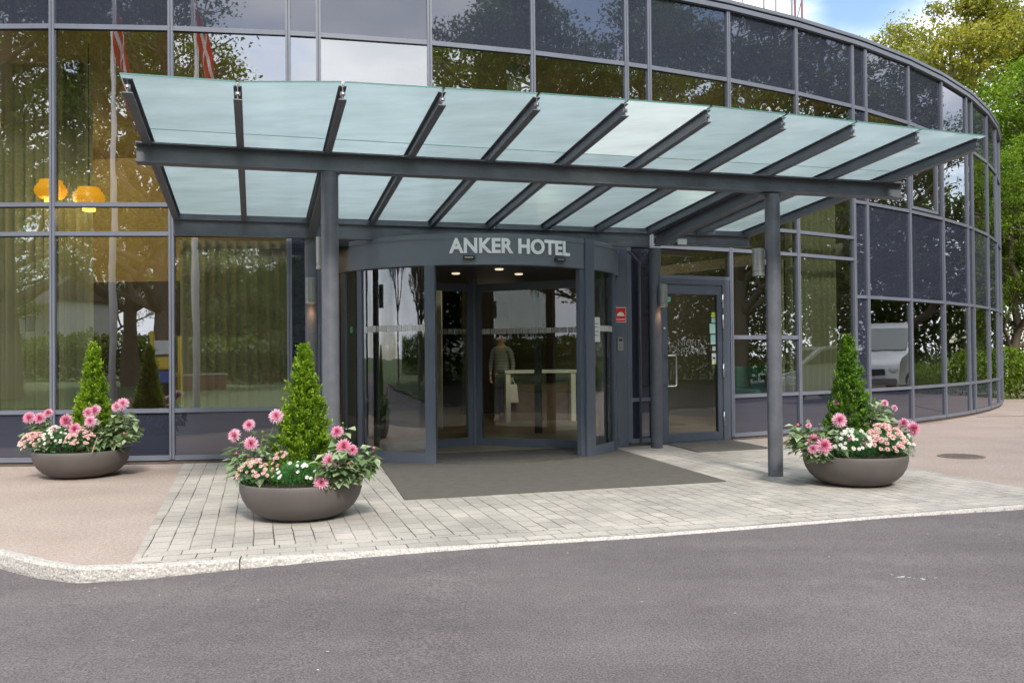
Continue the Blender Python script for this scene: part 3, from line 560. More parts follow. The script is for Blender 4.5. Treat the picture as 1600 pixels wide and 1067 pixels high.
# drum ceiling and top
def disc(r, z, name, m, par=rev, flip=False):
    mb = MB(); k = 64; mb.v = [tuple(da(360 * j / k, r, z)) for j in range(k)] + [tuple(da(360 * j / k, r, z + .02)) for j in range(k)]
    mb.f = [tuple(range(k)), tuple(range(k, 2 * k))[::-1]] + [(j, (j + 1) % k, k + (j + 1) % k, k + j) for j in range(k)]; mb.m = [0] * len(mb.f); return into(mb.build(name, m, par))
disc(DR - .062, 2.41, 'drum_ceiling', mat('dark ceiling', (.02, .02, .024), .6)); disc(DR - .062, 2.74, 'drum_roof', FRAME2)
for dg_, r in ((-12, .95), (40, 1.0), (15, 1.5)):
    p_ = da(dg_, r, 2.4); mb = MB(); mb.lathe([(.001, 0), (.045, 0), (.05, -.008), (.055, 0), (.055, .009)], tuple(p_), 20); into(mb.build('downlight', [mat('downlight lens', (.8, .78, .7), .3, emis=(1, .85, .6), estr=.4)], rev))
# lettering on the header
me = text_mesh('ANKER HOTEL', .26, .006, .0090, 1.03); xs_ = [v.co.x for v in me.vertices]; ys_ = [v.co.y for v in me.vertices]
x0_, x1_, y0_, y1_ = min(xs_), max(xs_), min(ys_), max(ys_)
for v in me.vertices:
    t = -5.6 + (v.co.x - x0_) / (x1_ - x0_) * 43.5; v.co = da(t, DR + .018 + v.co.z, 2.535 + (v.co.y - y0_) / (y1_ - y0_) * .187) 
me.materials.append(WHITE); lt = link(me, 'lettering', hd)
for dg_ in (1, 33.1):
    mb = MB(); o_ = da(dg_ - 2, DR + .012, 2.462); d_ = (da(dg_ + 2, DR + .012, 2.462) - o_); nn = Vector((d_.y, -d_.x, 0)).normalized()
    mb.obox(o_, d_, nn * .05, Zv * .04); mb.obox(o_ + d_ * .15 + nn * .0505 + Zv * .012, d_ * .7, nn * .004, Zv * .012, 1); into(mb.build('door_sensor', [DARK, CHROME], rev, bevel=.004))
def post(a0, a1, r0, r1, z0, z1, name='post', m=FRAME2): return arc(a0, a1, r0, r1, z0, z1, name, m, step=1.2)
BARC = mat('barcode film', (.5, .49, .47), .6); 
def side_wall(segs, posts, a0, a1):
    arc(a0, a1, DR - .055, DR, .012, .135, 'bottom_rail', FRAME2)
    for s0, s1 in segs:
        arc(s0, s1, DR - .03, DR - .02, .135, 2.40, 'curved_glass', [CURVED, CLEAR], step=2, mi_in=1)
    for p0, p1, ex in posts: post(p0, p1, DR - .07, DR + ex, .012, 2.40 if ex < .03 else 2.78)
side_wall([(-40.8, -14.3), (-51, -43.6), (-82, -55)], [(-14.3, -10.7, .012), (-43.6, -41, .0), (-55, -51.5, .0)], -82, -14.3)
side_wall([(50.2, 68.6), (72.5, 100)], [(43.2, 45.2, .0), (45.2, 50.2, .035), (68.6, 72.4, .008)], 50.2, 100)
def barcode(pts_fn, s0, s1, z0, z1, par, name='barcode_strip', wl=.012, off=.003):
    mb = MB(); t = s0; g2 = random.Random(int(s0 * 10) + 5)
    while t < s1:
        w_ = g2.choice((.012, .02, .035, .055)); w_ = min(w_, s1 - t); a_, b_ = pts_fn(t), pts_fn(t + w_)
        dd = (b_ - a_); nn = Vector((dd.y, -dd.x, 0)).normalized() * .002
        mb.obox(a_ + Zv * z0, dd, nn, Zv * (z1 - z0)); t += w_ + g2.choice((.004, .006, .012))
    return mb.build(name, BARC, par)
rr = DR - .018
into(barcode(lambda s: da(math.degrees(s / rr), rr), R(-40) * rr, R(-15) * rr, 1.61, 1.685, rev))
into(barcode(lambda s: da(math.degrees(s / rr), rr), R(51) * rr, R(68) * rr, 1.61, 1.685, rev))
# paper notice on the right curved glass
pp = arc(50.6, 56, DR - .016, DR - .014, 1.47, 1.79, 'paper_notice', mat('paper', (.62, .63, .62), .7))
for k, z in enumerate((1.70, 1.655, 1.60, 1.55)): 
    o_ = arc(51.6, 54.8 - (k % 2) * .7, DR - .0135, DR - .0125, z, z + .012, 'printed_line', mat('print grey', (.2, .2, .2), .7), par=pp, loc=False); 
post(-48.6, -47, DR - .017, DR - .014, 1.61, 1.69, 'sticker', mat('green sticker', (.03, .32, .14), .5))
# floor ring and mat inside the drum
arc(-11, 43, DR - .015, DR + .005, .006, .0195, 'threshold', CHROME)
disc(DR - .08, .004, 'drum_mat', mat('drum mat', (.095, .09, .083), .95, var=.2, scale=60, bump=.5, bscale=200))
# rotating wings
def wing(deg):
    t = R(deg); dr_ = Vector((math.sin(t), -math.cos(t), 0)); nn = Vector((dr_.y, -dr_.x, 0)); mb = MB(); o = DC + Vector((0, 0, 0)); ro = DR - .1
    for (s0, s1, z0, z1) in ((.045, .125, .03, 2.33), (ro - .09, ro, .03, 2.33), (.125, ro - .09, .03, .14), (.125, ro - .09, 2.22, 2.33)):
        mb.obox(o + dr_ * s0 - nn * .022 + Zv * z0, dr_ * (s1 - s0), nn * .044, Zv * (z1 - z0))
    f = into(mb.build('wing', FRAME2, rev))
    mb = MB(); vs = [o + dr_ * .125 + nn * .004 + Zv * .14, o + dr_ * (ro - .09) + nn * .004 + Zv * .14, o + dr_ * (ro - .09) + nn * .004 + Zv * 2.22, o + dr_ * .125 + nn * .004 + Zv * 2.22]
    vs += [v - nn * .008 for v in vs]; mb.add(vs, [(0, 1, 2, 3)], 0); mb.add(vs, [(5, 4, 7, 6)], 1); mb.build('wing_glass', [GLASS_T, CLEAR], f)
    barcode(lambda s: o + dr_ * s + nn * .008, .13, ro - .1, 1.61, 1.685, f)
for deg in (66, -54, 186): wing(deg)
into(MB().tube([(DC.x, DC.y, .02), (DC.x, DC.y, 2.405)], .045, 16).build('centre_post', FRAME2, rev, smooth=2))
# rear throat frame towards the lobby
post(150, 153, DR - .07, DR, .012, 2.4); post(228, 231, DR - .07, DR, .012, 2.4)
arc(118, 150, DR - .03, DR - .02, .03, 2.4, 'curved_glass', [CLEAR]); arc(231, 242, DR - .03, DR - .02, .03, 2.4, 'curved_glass', [CLEAR])
# ------------------------------------------------------------------ canopy
cp0 = Vector((-3.1146, 7.4278, 3.1506)); cD = Vector((.7273, .2161, .0027)); cN = Vector((-.2848, .9586, 0)); RZ = -.0731
def FZ(n_): return -.023 + RZ * n_      # fall of the roof towards the building
cdir = cD.normalized()
can = empty('entrance_canopy', 'steel entrance canopy with frosted pale blue glass panels on round columns', 'canopy')
def IP(h, w_, tf=.009, tw=.007): a_ = w_ / 2; t = tw / 2; return [(-a_, 0), (a_, 0), (a_, tf), (t, tf), (t, h - tf), (a_, h - tf), (a_, h), (-a_, h), (-a_, h - tf), (-t, h - tf), (-t, tf), (-a_, tf)]
def ibeam(p0, p1, h, w_, name, top=True, m=STEEL, tf=.009, tw=.007):
    p0, p1 = Vector(p0), Vector(p1); d = (p1 - p0).normalized(); side = Vector((d.y, -d.x, 0)).normalized(); up = side.cross(d)
    if up.z < 0: up = -up
    mb = MB(); pr = IP(h, w_, tf, tw); nn_ = len(pr)
    base0, base1 = (p0 - up * h, p1 - up * h) if top else (p0, p1)
    vs = [base0 + side * a_ + up * b_ for a_, b_ in pr] + [base1 + side * a_ + up * b_ for a_, b_ in pr]
    mb.add(vs, [(i, (i + 1) % nn_, nn_ + (i + 1) % nn_, nn_ + i) for i in range(nn_)])
    for o_ in (0, nn_): mb.add(vs, [tuple(o_ + k for k in (0, 1, 2, 3, 10, 11)), tuple(o_ + k for k in (3, 4, 9, 10)), tuple(o_ + k for k in (4, 5, 6, 7, 8, 9))])
    return mb.build(name, m, can)
fb0, fb1 = cp0 + cD * -.12, cp0 + cD * 10.27
ibeam(fb0, fb1, .172, .15, 'front_beam', tf=.013, tw=.01)
RN = 2.8326
def rear(i, n_=RN): return cp0 + cD * i + cN * n_ + Zv * (FZ(n_))
rb0, rb1 = rear(-.05) + Zv * .018, rear(8.0) + Zv * .018
ibeam(rb0, rb1, .19, .1, 'rear_beam'); ibeam(rear(8.3) + Zv * .018, rear(10.05) + Zv * .018, .16, .1, 'rear_beam')
tipsN = [-1.30, -1.31, -1.46, -1.49, -1.53, -1.54, -1.54, -1.50, -1.45, -1.39, -1.335]
RH = .11
for i0_, i1_ in ((-.05, 8.0), (8.3, 10.05)):
    g0, g1 = rear(i0_, RN + .055) + Zv * .02, rear(i1_, RN + .055) + Zv * .02
    MB().obox(g0, g1 - g0, cN * .006, Zv * .076).build('rear_flashing', STEEL, can)
for i in range(11):
    t = tipsN[i] + .055; s_ = cp0 + cD * i + cN * t + Zv * FZ(t); e = rear(i, RN + .1)
    rf = ibeam(s_ + Zv * RH, e + Zv * RH, RH - .002, .06 if i not in (0, 10) else .07, 'rafter', tf=.007, tw=.006)
    mb = MB(); 
    for k in (.035, .5): 
        p_ = s_ + cN * k + Zv * (RH + .028 + RZ * k); mb.lathe([(.0, .007), (.009, .006), (.011, 0), (.011, -.02)], tuple(p_), 10)
    mb.build('glass_clamp', CHROME, rf)
    # end cleat with a bolt
    p_ = s_ + cN * -.004; mb = MB(); mb.obox(p_ - cdir * .02 + Zv * .035, cdir * .04, cN * .006, Zv * .03); mb.tube([p_ + Zv * .05 - cN * .012, p_ + Zv * .05], .008, 8, 1); mb.build('end_cleat', [STEEL, CHROME], rf)
# deep cross beams over the column pairs
for i in (2.02, 8.1):
    p_ = cp0 + cD * i; e = rear(i)
    ibeam(p_ + cN * .08 - Zv * .012, e - cN * .055 + Zv * .0, .17, .1, 'cross_beam', tf=.011)
# glass panels
def gpoint(i, n_, off): return cp0 + cD * i + cN * n_ + Zv * (FZ(n_) + RH + .004 + off)
for i in range(10):
    for k, (na, nb, nc, nd) in enumerate(((tipsN[i] - .005, tipsN[i + 1] - .005, -.13, -.13), (-.118, -.118, RN + .0, RN + .0))):
        e0 = .012 if i else -.045; e1 = .012 if i < 9 else -.045
        w0, w1 = e0 / .7588, e1 / .7588
        vs = [gpoint(i + w0, na, 0), gpoint(i + 1 - w1, nb, 0), gpoint(i + 1 - w1, nc if k == 0 else nd, 0), gpoint(i + w0, nd if k == 0 else nc, 0)]
        if k == 0: vs = [gpoint(i + w0, na, 0), gpoint(i + 1 - w1, nb, 0), gpoint(i + 1 - w1, -.13, 0), gpoint(i + w0, -.13, 0)]
        else: vs = [gpoint(i + w0, -.118, 0), gpoint(i + 1 - w1, -.118, 0), gpoint(i + 1 - w1, RN + .13, 0), gpoint(i + w0, RN + .13, 0)]
        vs += [v + Zv * .010 for v in vs]; mb = MB()
        mb.add(vs, [(3, 2, 1, 0)], 0); mb.add(vs, [(4, 5, 6, 7)], 1); mb.add(vs, [(0, 1, 5, 4), (1, 2, 6, 5), (2, 3, 7, 6), (3, 0, 4, 7)], 2)
        mb.build('glass_panel', [FROST2 if (i == 5 and k == 0) else FROST, CLEAR, EDGE], can)
# columns
for (x, y, zt, r) in ((2.775, 9.178, 2.985, .078), (-1.645, 7.864, 2.98, .078), (-2.455, 10.62, 2.755, .078), (2.0, 12.06, 2.775, .082)):
    mb = MB(); mb.tube([(x, y, .0), (x, y, zt)], r, 28); c_ = mb.build('column', STEEL, can, smooth=2)
    mb = MB(); mb.obox((x - .1, y - .08, zt - .008), (.2, .03, 0), (-.03, .16, 0), (0, 0, .0075)); 
    for sx in (-.085, .085): mb.tube([(x + sx, y - .02, zt - .02), (x + sx, y - .02, zt - .001)], .01, 6)
    mb.build('cap_plate', STEEL, c_)
# CCTV camera box on the rear beam
mb = MB(); mb.obox((2.28, 11.83, 2.80), (.13, .036, 0), (-.012, .05, 0), (0, 0, .075), 0); mb.tube([(2.26, 11.83, 2.81), (2.26, 11.86, 2.81)], .02, 10, 1)
tag(mb.build('cctv_camera', [mat('pale plastic', (.5, .5, .5), .5), DARK]), 'small pale grey box fixed on the rear canopy beam above the night door', 'CCTV camera')
# ------------------------------------------------------------------ wall lamps
LAMPM = mat('lamp grey metal', (.27, .27, .26), .38, metal=.4, var=.05, scale=6)
def wall_lamp(x, y, z0, z1, label, lit, side=(0, 0)):
    o = empty('wall_lamp', label, 'lamp', (x, y, z0), group='cylinder lamps on the canopy columns'); h = z1 - z0; r = .064
    MB().lathe([(.0, h), (r - .004, h), (r, h - .004), (r, .05), (r - .004, .048), (r - .004, .04), (r, .038), (r, .0), (r - .008, .0), (r - .008, .03)], (0, 0, 0), 32).build('lamp_shade', LAMPM, o, smooth=2)
    MB().lathe([(.0, .03), (r - .008, .031)], (0, 0, 0), 20).build('lamp_lens', mat('lamp lens lit', (.8, .6, .4), .4, emis=(1, .5, .2), estr=4) if lit else mat('lamp lens off', (.3, .3, .3), .3), o)
    dx, dy = side; l_ = math.hypot(dx, dy); s_ = Vector((dx / l_, dy / l_, 0)); MB().obox(s_ * (r - .006) - Vector((-s_.y, s_.x, 0)) * .02 + Zv * h * .4, s_ * (l_ - r + .01), Vector((-s_.y, s_.x, 0)) * .04, Zv * .06).build('bracket', LAMPM, o)
    if lit:
        sp_ = bpy.data.lights.new('lamp_light', 'SPOT'); sp_.energy = 3.2; sp_.color = (1, .5, .25); sp_.spot_size = R(110); sp_.spot_blend = 1; sp_.shadow_soft_size = .03
        so_ = bpy.data.objects.new('lamp_light', sp_); COL.objects.link(so_); so_.parent = o; so_.location = (0, 0, -.01)
wall_lamp(-2.43, 10.475, 1.955, 2.265, 'lit grey cylinder lamp on the rear left column, low behind the cone shrub', True, (-.02, .09))
wall_lamp(2.085, 11.93, 1.955, 2.265, 'lit grey cylinder lamp on the column beside the night door', True, (-.06, .09))
wall_lamp(2.625, 9.19, 2.12, 2.41, 'unlit grey cylinder lamp on the front right column', False, (.1, -.01))
wall_lamp(-1.735, 7.98, 2.11, 2.405, 'pale cylinder lamp mostly hidden behind the front left column', False, (.06, -.08))
# red bell sign and keypad on the wall strip
a, d, n, l = bay(5); base = a + n * .021
def wl(mb, t0, t1, z0, z1, y0, y1, mi=0): mb.obox(base + d * t0 + n * y0 + Zv * z0, d * (t1 - t0), n * (y1 - y0), Zv * (z1 - z0), mi)
sg = MB(); wl(sg, l - .235, l - .06, 1.755, 1.965, .001, .005, 1); wl(sg, l - .228, l - .067, 1.762, 1.958, .0052, .008, 0); wl(sg, l - .215, l - .08, 1.79, 1.8, .0082, .010, 1)
sgn = tag(sg.build('fire_alarm_sign', [mat('sign red', (.6, .012, .02), .4), WHITE]), 'small red square sign with a white half dome beside the revolving door', 'sign')
mb = MB(); vs = []
for k in range(13): t = math.pi * k / 12; p_ = base + d * (l - .1475 + .058 * math.cos(t)) + n * .0085 + Zv * (1.84 + .058 * math.sin(t)); vs.append(p_)
mb.add(vs + [v + n * .004 for v in vs], [tuple(range(13))[::-1], tuple(range(13, 26))] + [(k, (k + 1) % 13, 13 + (k + 1) % 13, 13 + k) for k in range(13)]); mb.build('dome_mark', mat('cream', (.75, .72, .6), .5), sgn)
kp = MB(); wl(kp, l - .2, l - .115, 1.36, 1.545, .001, .02, 0); k_ = kp.build('keypad', CHROME, None, bevel=.003); tag(k_, 'small brushed steel door entry keypad below the red sign', 'keypad')
mb = MB(); wl(mb, l - .185, l - .13, 1.485, 1.525, .0202, .023, 0)
mb.build('keypad_window', DARK, k_); mb = MB()
for r__ in range(4):
    for c__ in range(3): wl(mb, l - .183 + c__ * .019, l - .170 + c__ * .019, 1.38 + r__ * .023, 1.395 + r__ * .023, .0202, .0225)
mb.build('keypad_buttons', mat('button grey', (.25, .25, .25), .4), k_)
# ------------------------------------------------------------------ mats, drain
MATM = mat('mat fibre', (.135, .125, .108), .95, var=.12, scale=9, bump=.7, bscale=260)
def flat_mat(name, pts_, label):
    mb = MB(); n_ = len(pts_); mb.add([(x, y, .0045) for x, y in pts_] + [(x, y, .015) for x, y in pts_], [tuple(range(n_, 2 * n_))] + [(i, (i + 1) % n_, n_ + (i + 1) % n_, n_ + i) for i in range(n_)])
    return tag(mb.build(name, MATM, None), label, 'mat')
def outside(a0, a1, k=20): return [tuple(da(a0 + (a1 - a0) * j / k, DR + .012)[:2]) for j in range(k + 1)]
flat_mat('entrance_mat', [(-.985, 7.85), (2.158, 8.80), (1.43, 11.9)] + outside(73, -30, 30) + [(-1.60, 10.43)], 'large dark grey-brown mat on the pavers in front of the revolving door')
flat_mat('door_mat', [(2.435, 11.447), (3.52, 11.80), (3.27, 12.93), (2.2, 12.5)], 'small grey mat in front of the night entrance door')
dr_o = empty('drain_cover', 'round iron drain grate set in the pavement right of the planter', 'drain cover', (5.55, 10.75, .001))
mb = MB(); mb.lathe([(.27, .0), (.27, .008), (.235, .008), (.235, .002)], (0, 0, 0), 40); mb.build('rim', mat('cast iron', (.2, .165, .14), .8, var=.3, scale=20), dr_o)
mb = MB()
for k in range(-6, 7):
    x = k * .037; h_ = math.sqrt(max(0, .235 ** 2 - x * x)); mb.box(x - .010, x + .010, -h_, h_, .0, .007)
mb.build('grate', MATS['cast iron'], dr_o); mb = MB(); mb.lathe([(0, .0015), (.235, .0016)], (0, 0, 0), 30); mb.build('sump', DARK, dr_o)
exec_plants = True
# ------------------------------------------------------------------ planters
BOWL = mat('planter clay grey', (.108, .094, .088), .62, var=.1, scale=3, bump=.12, bscale=120)
SOIL = mat('soil', (.04, .018, .01), .95, var=.4, scale=30, bump=1, bscale=50)
PL = {'M': (-1.735, 7.12), 'R': (3.385, 8.6), 'L': (-4.83, 9.72)}
def planter(x, y, s, label):
    o = empty('planter', label, 'planter', (x, y, .004), group='round bowl planters'); r = .49 * s; h = .30
    prof = [(.0, 0.0), (.22, 0.0), (.275, .006), (.335, .028), (.39, .062), (.435, .108), (.468, .165), (.486, .222), (.492, .265), (.49, .292), (.486, .30), (.478, .30), (.472, .292), (.462, .22), (.44, .2)]
    MB().lathe([(a_ * s, b_) for a_, b_ in prof], (0, 0, 0), 72).build('bowl', BOWL, o, smooth=True)
    mb = MB(); n_ = 18; mb.v.append((0, 0, .30)); 
    for k in range(1, 6):
        for j in range(n_): t = 2 * math.pi * j / n_; q_ = .462 * s * k / 5; mb.v.append((q_ * math.cos(t), q_ * math.sin(t), .30 - .028 * (k / 5) ** 2 + rnd.uniform(-.008, .008)))
    for j in range(n_): mb.f.append((0, 1 + j, 1 + (j + 1) % n_)); mb.m.append(0)
    for k in range(4):
        for j in range(n_): mb.f.append((1 + k * n_ + j, 1 + (k + 1) * n_ + j, 1 + (k + 1) * n_ + (j + 1) % n_, 1 + k * n_ + (j + 1) % n_)); mb.m.append(0)
    mb.build('soil', SOIL, o); return o
planter(*PL['M'], 1.0, 'grey-brown bowl planter nearest the road, in front of the front left column')
planter(*PL['R'], 1.0, 'grey-brown bowl planter right of the front right column')
planter(*PL['L'], 1.02, 'grey-brown bowl planter on the pink pavement by the left windows')
CONM = leaf_mat('cone shrub leaf', [(.05, .11, .006), (.13, .25, .012), (.25, .40, .02), (.40, .55, .05)], .55, .3)
CONM2 = leaf_mat('cone shrub leaf dark', [(.03, .085, .008), (.075, .17, .015), (.14, .28, .025), (.24, .42, .04)], .55, .3)
BARK = mat('bark', (.17, .135, .10), .9, var=.3, scale=18, bump=1, bscale=25)
def conifer(x, y, z, h, r, label, seed, m, gap=False):
    o = empty('cone_shrub', label, 'shrub', (x, y, z), group='cone shaped evergreen shrubs in the planters')
    g = np.random.default_rng(seed)
    MB().tube([(0, 0, -.02), (.004, 0, h * .4), (0, .004, h * .93)], [.022, .013, .003], 8).build('trunk', BARK, o, smooth=True)
    nS = 900; zz = g.random(nS) ** 1.25; th = g.random(nS) * 6.283
    lob = 1 + .13 * np.sin(th * 3 + seed) + .10 * np.sin(th * 5 + zz * 14 + seed * 2) + g.normal(0, .11, nS)
    prof = np.interp(zz, [0, .06, .25, .5, .7, .85, .95, 1], [.95, 1, .82, .58, .37, .22, .13, .05])
    rr_ = r * prof * lob * np.where(g.random(nS) < .3, g.uniform(.5, .85, nS), 1)
    stray = g.random(nS) < .06; rr_ = rr_ + stray * g.uniform(.01, .05, nS)
    sp_c = np.stack([rr_ * np.cos(th), rr_ * np.sin(th), zz * h], 1)
    outw = np.stack([np.cos(th), np.sin(th), np.full(nS, 1.5)], 1)
    parts = []; k = 30
    base = np.repeat(sp_c, k, 0); od = norm(np.repeat(outw, k, 0) + g.normal(0, .25, (nS * k, 3)))
    along = np.tile(np.linspace(-.055, .03, k), nS)[:, None]
    cen = base + norm(np.repeat(outw, k, 0)) * along + g.normal(0, .008, (nS * k, 3))
    d_ = norm(od + g.normal(0, .55, (nS * k, 3)))
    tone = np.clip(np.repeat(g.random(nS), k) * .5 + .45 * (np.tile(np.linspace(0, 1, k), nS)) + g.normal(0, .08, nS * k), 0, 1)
    v, f, t = leaves(cen, d_, g.uniform(.020, .034, nS * k), g.uniform(.010, .016, nS * k), .15, tone, seed)
    link(fast_mesh('foliage', v, f, m, t), 'foliage', o); return o
conifer(-1.72, 7.16, .29, 1.095, .235, 'light green cone shrub in the front left planter by the column', 3, CONM)
conifer(3.36, 8.68, .29, 1.16, .25, 'deep green cone shrub in the right planter', 9, CONM2)
conifer(-4.73, 9.78, .29, 1.17, .215, 'bright green cone shrub in the far left planter by the window', 5, CONM)
DLEAF = leaf_mat('dahlia leaf', [(.08, .15, .05), (.17, .26, .11), (.31, .40, .22), (.50, .56, .38)], .6, .2, .3)
STEMM = mat('green stem', (.11, .17, .03), .6)
PETAL = leaf_mat('pink petals', [(.72, .16, .30), (.82, .33, .48), (.88, .52, .66), (.92, .70, .80)], .6, .3, .2)
PETAL_S = leaf_mat('salmon petals', [(.66, .16, .22), (.80, .36, .38), (.88, .60, .56), (.92, .82, .76)], .6, .3, .2)
PETAL_B = mat('pink bud', (.6, .12, .2), .6)
CORE = mat('flower centre', (.6, .28, .05), .7, var=.3, scale=200)
def dahlia_head(g, r):
    parts = []; n_ = 0; tj = g.uniform(-.18, .15)
    for ring_ in range(6):
        k = [5, 8, 12, 15, 17, 18][ring_]; el = R([80, 64, 48, 32, 15, -4][ring_]); ln = r * [.50, .64, .78, .88, .94, .95][ring_]
        th = np.linspace(0, 2 * np.pi, k, endpoint=False) + ring_ * .4 + g.normal(0, .05, k)
        d_ = np.stack([np.cos(th) * np.cos(el), np.sin(th) * np.cos(el), np.full(k, np.sin(el))], 1); c = d_ * r * .10
        upv = -np.stack([np.cos(th) * -np.sin(el), np.sin(th) * -np.sin(el), np.full(k, np.cos(el))], 1)
        parts.append(leaves(c, d_, ln * g.uniform(.92, 1.06, k), r * .36, .34, np.clip(g.normal([.12, .25, .42, .56, .72, .85][ring_] + tj, .07, k), 0, 1), int(g.integers(1e6)), up=-upv))
    return cat_leaf(parts)
def rotm(d):
    q_ = Vector((0, 0, 1)).rotation_difference(Vector(d)); return np.array(q_.to_matrix())
def dahlia(x, y, z, spread, ht, flowers, label, seed, nleaf=230, droopers=True, group=None, bias=(0, 0), flat=1.):
    """flowers: (dx, dy, dz, radius, facing xyz)"""
    if nleaf > 300: flowers = [(a_, b_ - .085, c_ + .012, d_ * 1.05, e_) for a_, b_, c_, d_, e_ in flowers]
    o = empty('dahlia', label, 'flowering plant', (x, y, z), group='pink dahlias in the bowls'); g = np.random.default_rng(seed)
    mb = MB(); L_c, L_d, L_s = [], [], []
    nst = 16; tops = []
    for k in range(nst):
        t = g.random() * 6.283; rr_ = spread * math.sqrt(g.random()); tp = Vector((rr_ * math.cos(t) + bias[0] * rr_ / spread * .0 + bias[0], rr_ * math.sin(t) * flat + bias[1], ht * g.uniform(.35, 1.0) * (1 - .45 * (rr_ / spread) ** 2)))
        tops.append(tp); b0 = Vector((g.normal(0, .03), g.normal(0, .03), -.01)); mid = b0.lerp(tp, .55) + Vector((0, 0, .04))
        mb.tube([b0, mid, tp], [.005, .004, .003], 5)
    for (fx, fy, fz, fr, fd) in flowers:
        tp = Vector((fx, fy, fz)) - Vector(fd).normalized() * .01; b0 = Vector((g.normal(0, .03), g.normal(0, .03), -.01)); mid = b0.lerp(tp, .6) + Vector((0, 0, .03)); mb.tube([b0, mid, tp - Vector((0, 0, .02)), tp], [.005, .004, .0035, .003], 5)
        for s_ in (.45, .65, .8): tops.append(b0.lerp(tp, s_))
    mb.build('stems', STEMM, o, smooth=True)
    for k in range(9):
        tp = tops[k]; b_ = MB(); rb = g.uniform(.010, .018); b_.lathe([(.001, -rb), (rb * .7, -rb * .6), (rb, 0), (rb * .6, rb * .8), (.001, rb * 1.1)], (tp.x, tp.y, tp.z + .02), 10); b_.build('bud', [STEMM, PETAL_B][k % 2], o, smooth=True)
    for k in range(nleaf):
        tp = tops[int(g.integers(len(tops)))]; f_ = g.uniform(.35, 1.0); c = np.array(tp) * np.array([1, 1, f_]) * np.array([f_ ** .3, f_ ** .3, 1]) + g.normal(0, .022, 3)
        az = g.random() * 6.283; outw = np.array([c[0] - bias[0] * .5, c[1] - bias[1] * .5, 0]); nn_ = np.linalg.norm(outw) + 1e-6
        dd = np.array([math.cos(az), math.sin(az), 0]) * .8 + outw / nn_ * .9 + np.array([0, 0, g.uniform(-.35, .5)])
        L_c.append(c); L_d.append(dd); L_s.append(g.uniform(.06, .125))
    L_s = np.array(L_s); tone = np.clip(g.beta(2, 2, nleaf), 0, 1)
    v, f, t = leaves(np.array(L_c), np.array(L_d), L_s, L_s * g.uniform(.55, .75, nleaf), .16, tone, seed, droop=.22)
    link(fast_mesh('leaves', v, f, DLEAF, t), 'leaves', o)
    for (fx, fy, fz, fr, fd) in flowers:
        v, f, t = dahlia_head(g, fr); v = v @ rotm(fd).T; fo = link(fast_mesh('flower', v, f, PETAL, t), 'flower', o); fo.location = (fx, fy, fz)
        c = MB(); c.lathe([(.0, .30 * fr), (.1 * fr, .28 * fr), (.17 * fr, .18 * fr), (.14 * fr, .02)], (0, 0, 0), 12); co_ = c.build('flower_centre', CORE, fo, smooth=True); co_.rotation_euler = Matrix(rotm(fd).tolist()).to_euler()
# facing the camera roughly: -y
dahlia(-2.10, 7.02, .28, .17, .46, [(-.13, -.06, .40, .060, (-.5, -1, .3)), (-.02, -.04, .48, .055, (-.2, -1, .7)), (.195, -.03, .55, .062, (.1, -1, .25)), (.02, -.12, .34, .062, (0, -1, .25))], 'tall loose dahlia with four pale pink blooms at the left of the front planter', 21, 190)
dahlia(-1.36, 6.97, .28, .24, .50, [(-.02, -.06, .42, .052, (-.2, -.9, .6)), (.04, -.10, .31, .063, (0, -1, .35)), (.10, -.08, .28, .045, (.5, -1, .2)), (-.06, -.16, .205, .066, (-.1, -1, .2)), (-.125, -.16, .02 + .02, .064, (-.1, -1, .2))], 'bushy grey-green dahlia with pink blooms spilling from the right of the front planter', 22, 620, bias=(.03, -.04))
dahlia(2.97, 8.45, .28, .27, .48, [(-.135, -.16, .10, .052, (-.5, -1, .2)), (-.04, -.18, .13, .078, (.1, -1, .3)), (-.105, -.10, .17, .07, (-.3, -1, .5)), (.155, -.06, .36, .072, (-.1, -1, .35)), (-.10, .05, .30, .03, (-.3, -.6, .7)), (.25, -.02, .19, .04, (.3, -1, .1))], 'grey-green dahlia with pink blooms beside the front right column', 23, 620)
dahlia(3.66, 8.72, .28, .30, .66, [(.29, -.06, .25, .075, (.3, -1, .1)), (.22, -.03, .30, .055, (-.6, -.7, .4)), (.03, -.03, .50, .04, (0, -.8, .6)), (.14, .0, .45, .035, (.4, -.8, .5)), (-.44, .0, .51, .035, (-.2, -1, .5))], 'tall leafy dahlia with small blooms behind the cone shrub, right planter', 24, 620)
dahlia(-5.10, 9.58, .28, .26, .44, [(-.16, -.05, .38, .07, (-.2, -1, .4)), (-.04, -.06, .375, .066, (0, -1, .4)), (.03, -.02, .43, .05, (0, -1, .6)), (.26, -.08, .35, .075, (-.2, -1, .2)), (.14, -.10, .26, .042, (.1, -1, .4))], 'dahlia with a row of pink blooms on the left side of the far left planter', 25, 380)
dahlia(-4.50, 9.64, .28, .33, .60, [(.0 - .04, -.12, .45, .07, (-.3, -1, .5)), (-.1, -.14, .43, .065, (-.3, -1, .4)), (-.05, -.2, .34, .068, (0, -1, .3)), (-.22, -.2, .26, .068, (0, -1, .3)), (.17, -.06, .49, .06, (-.2, -1, .5)), (.23, -.05, .52, .068, (.2, -1, .5))], 'large grey-leaved dahlia with pink blooms on the right of the far left planter', 26, 800, bias=(.06, 0))
MOSS = leaf_mat('feathery foliage', [(.03, .13, .035), (.07, .25, .07), (.16, .40, .12)], .6, .3)
WPET = leaf_mat('white petals', [(.72, .72, .66), (.86, .86, .82), (.9, .9, .88)], .6, .25, .2)
YEL = mat('daisy centre', (.65, .45, .08), .7); PCEN = mat('pink daisy centre', (.45, .1, .09), .7)
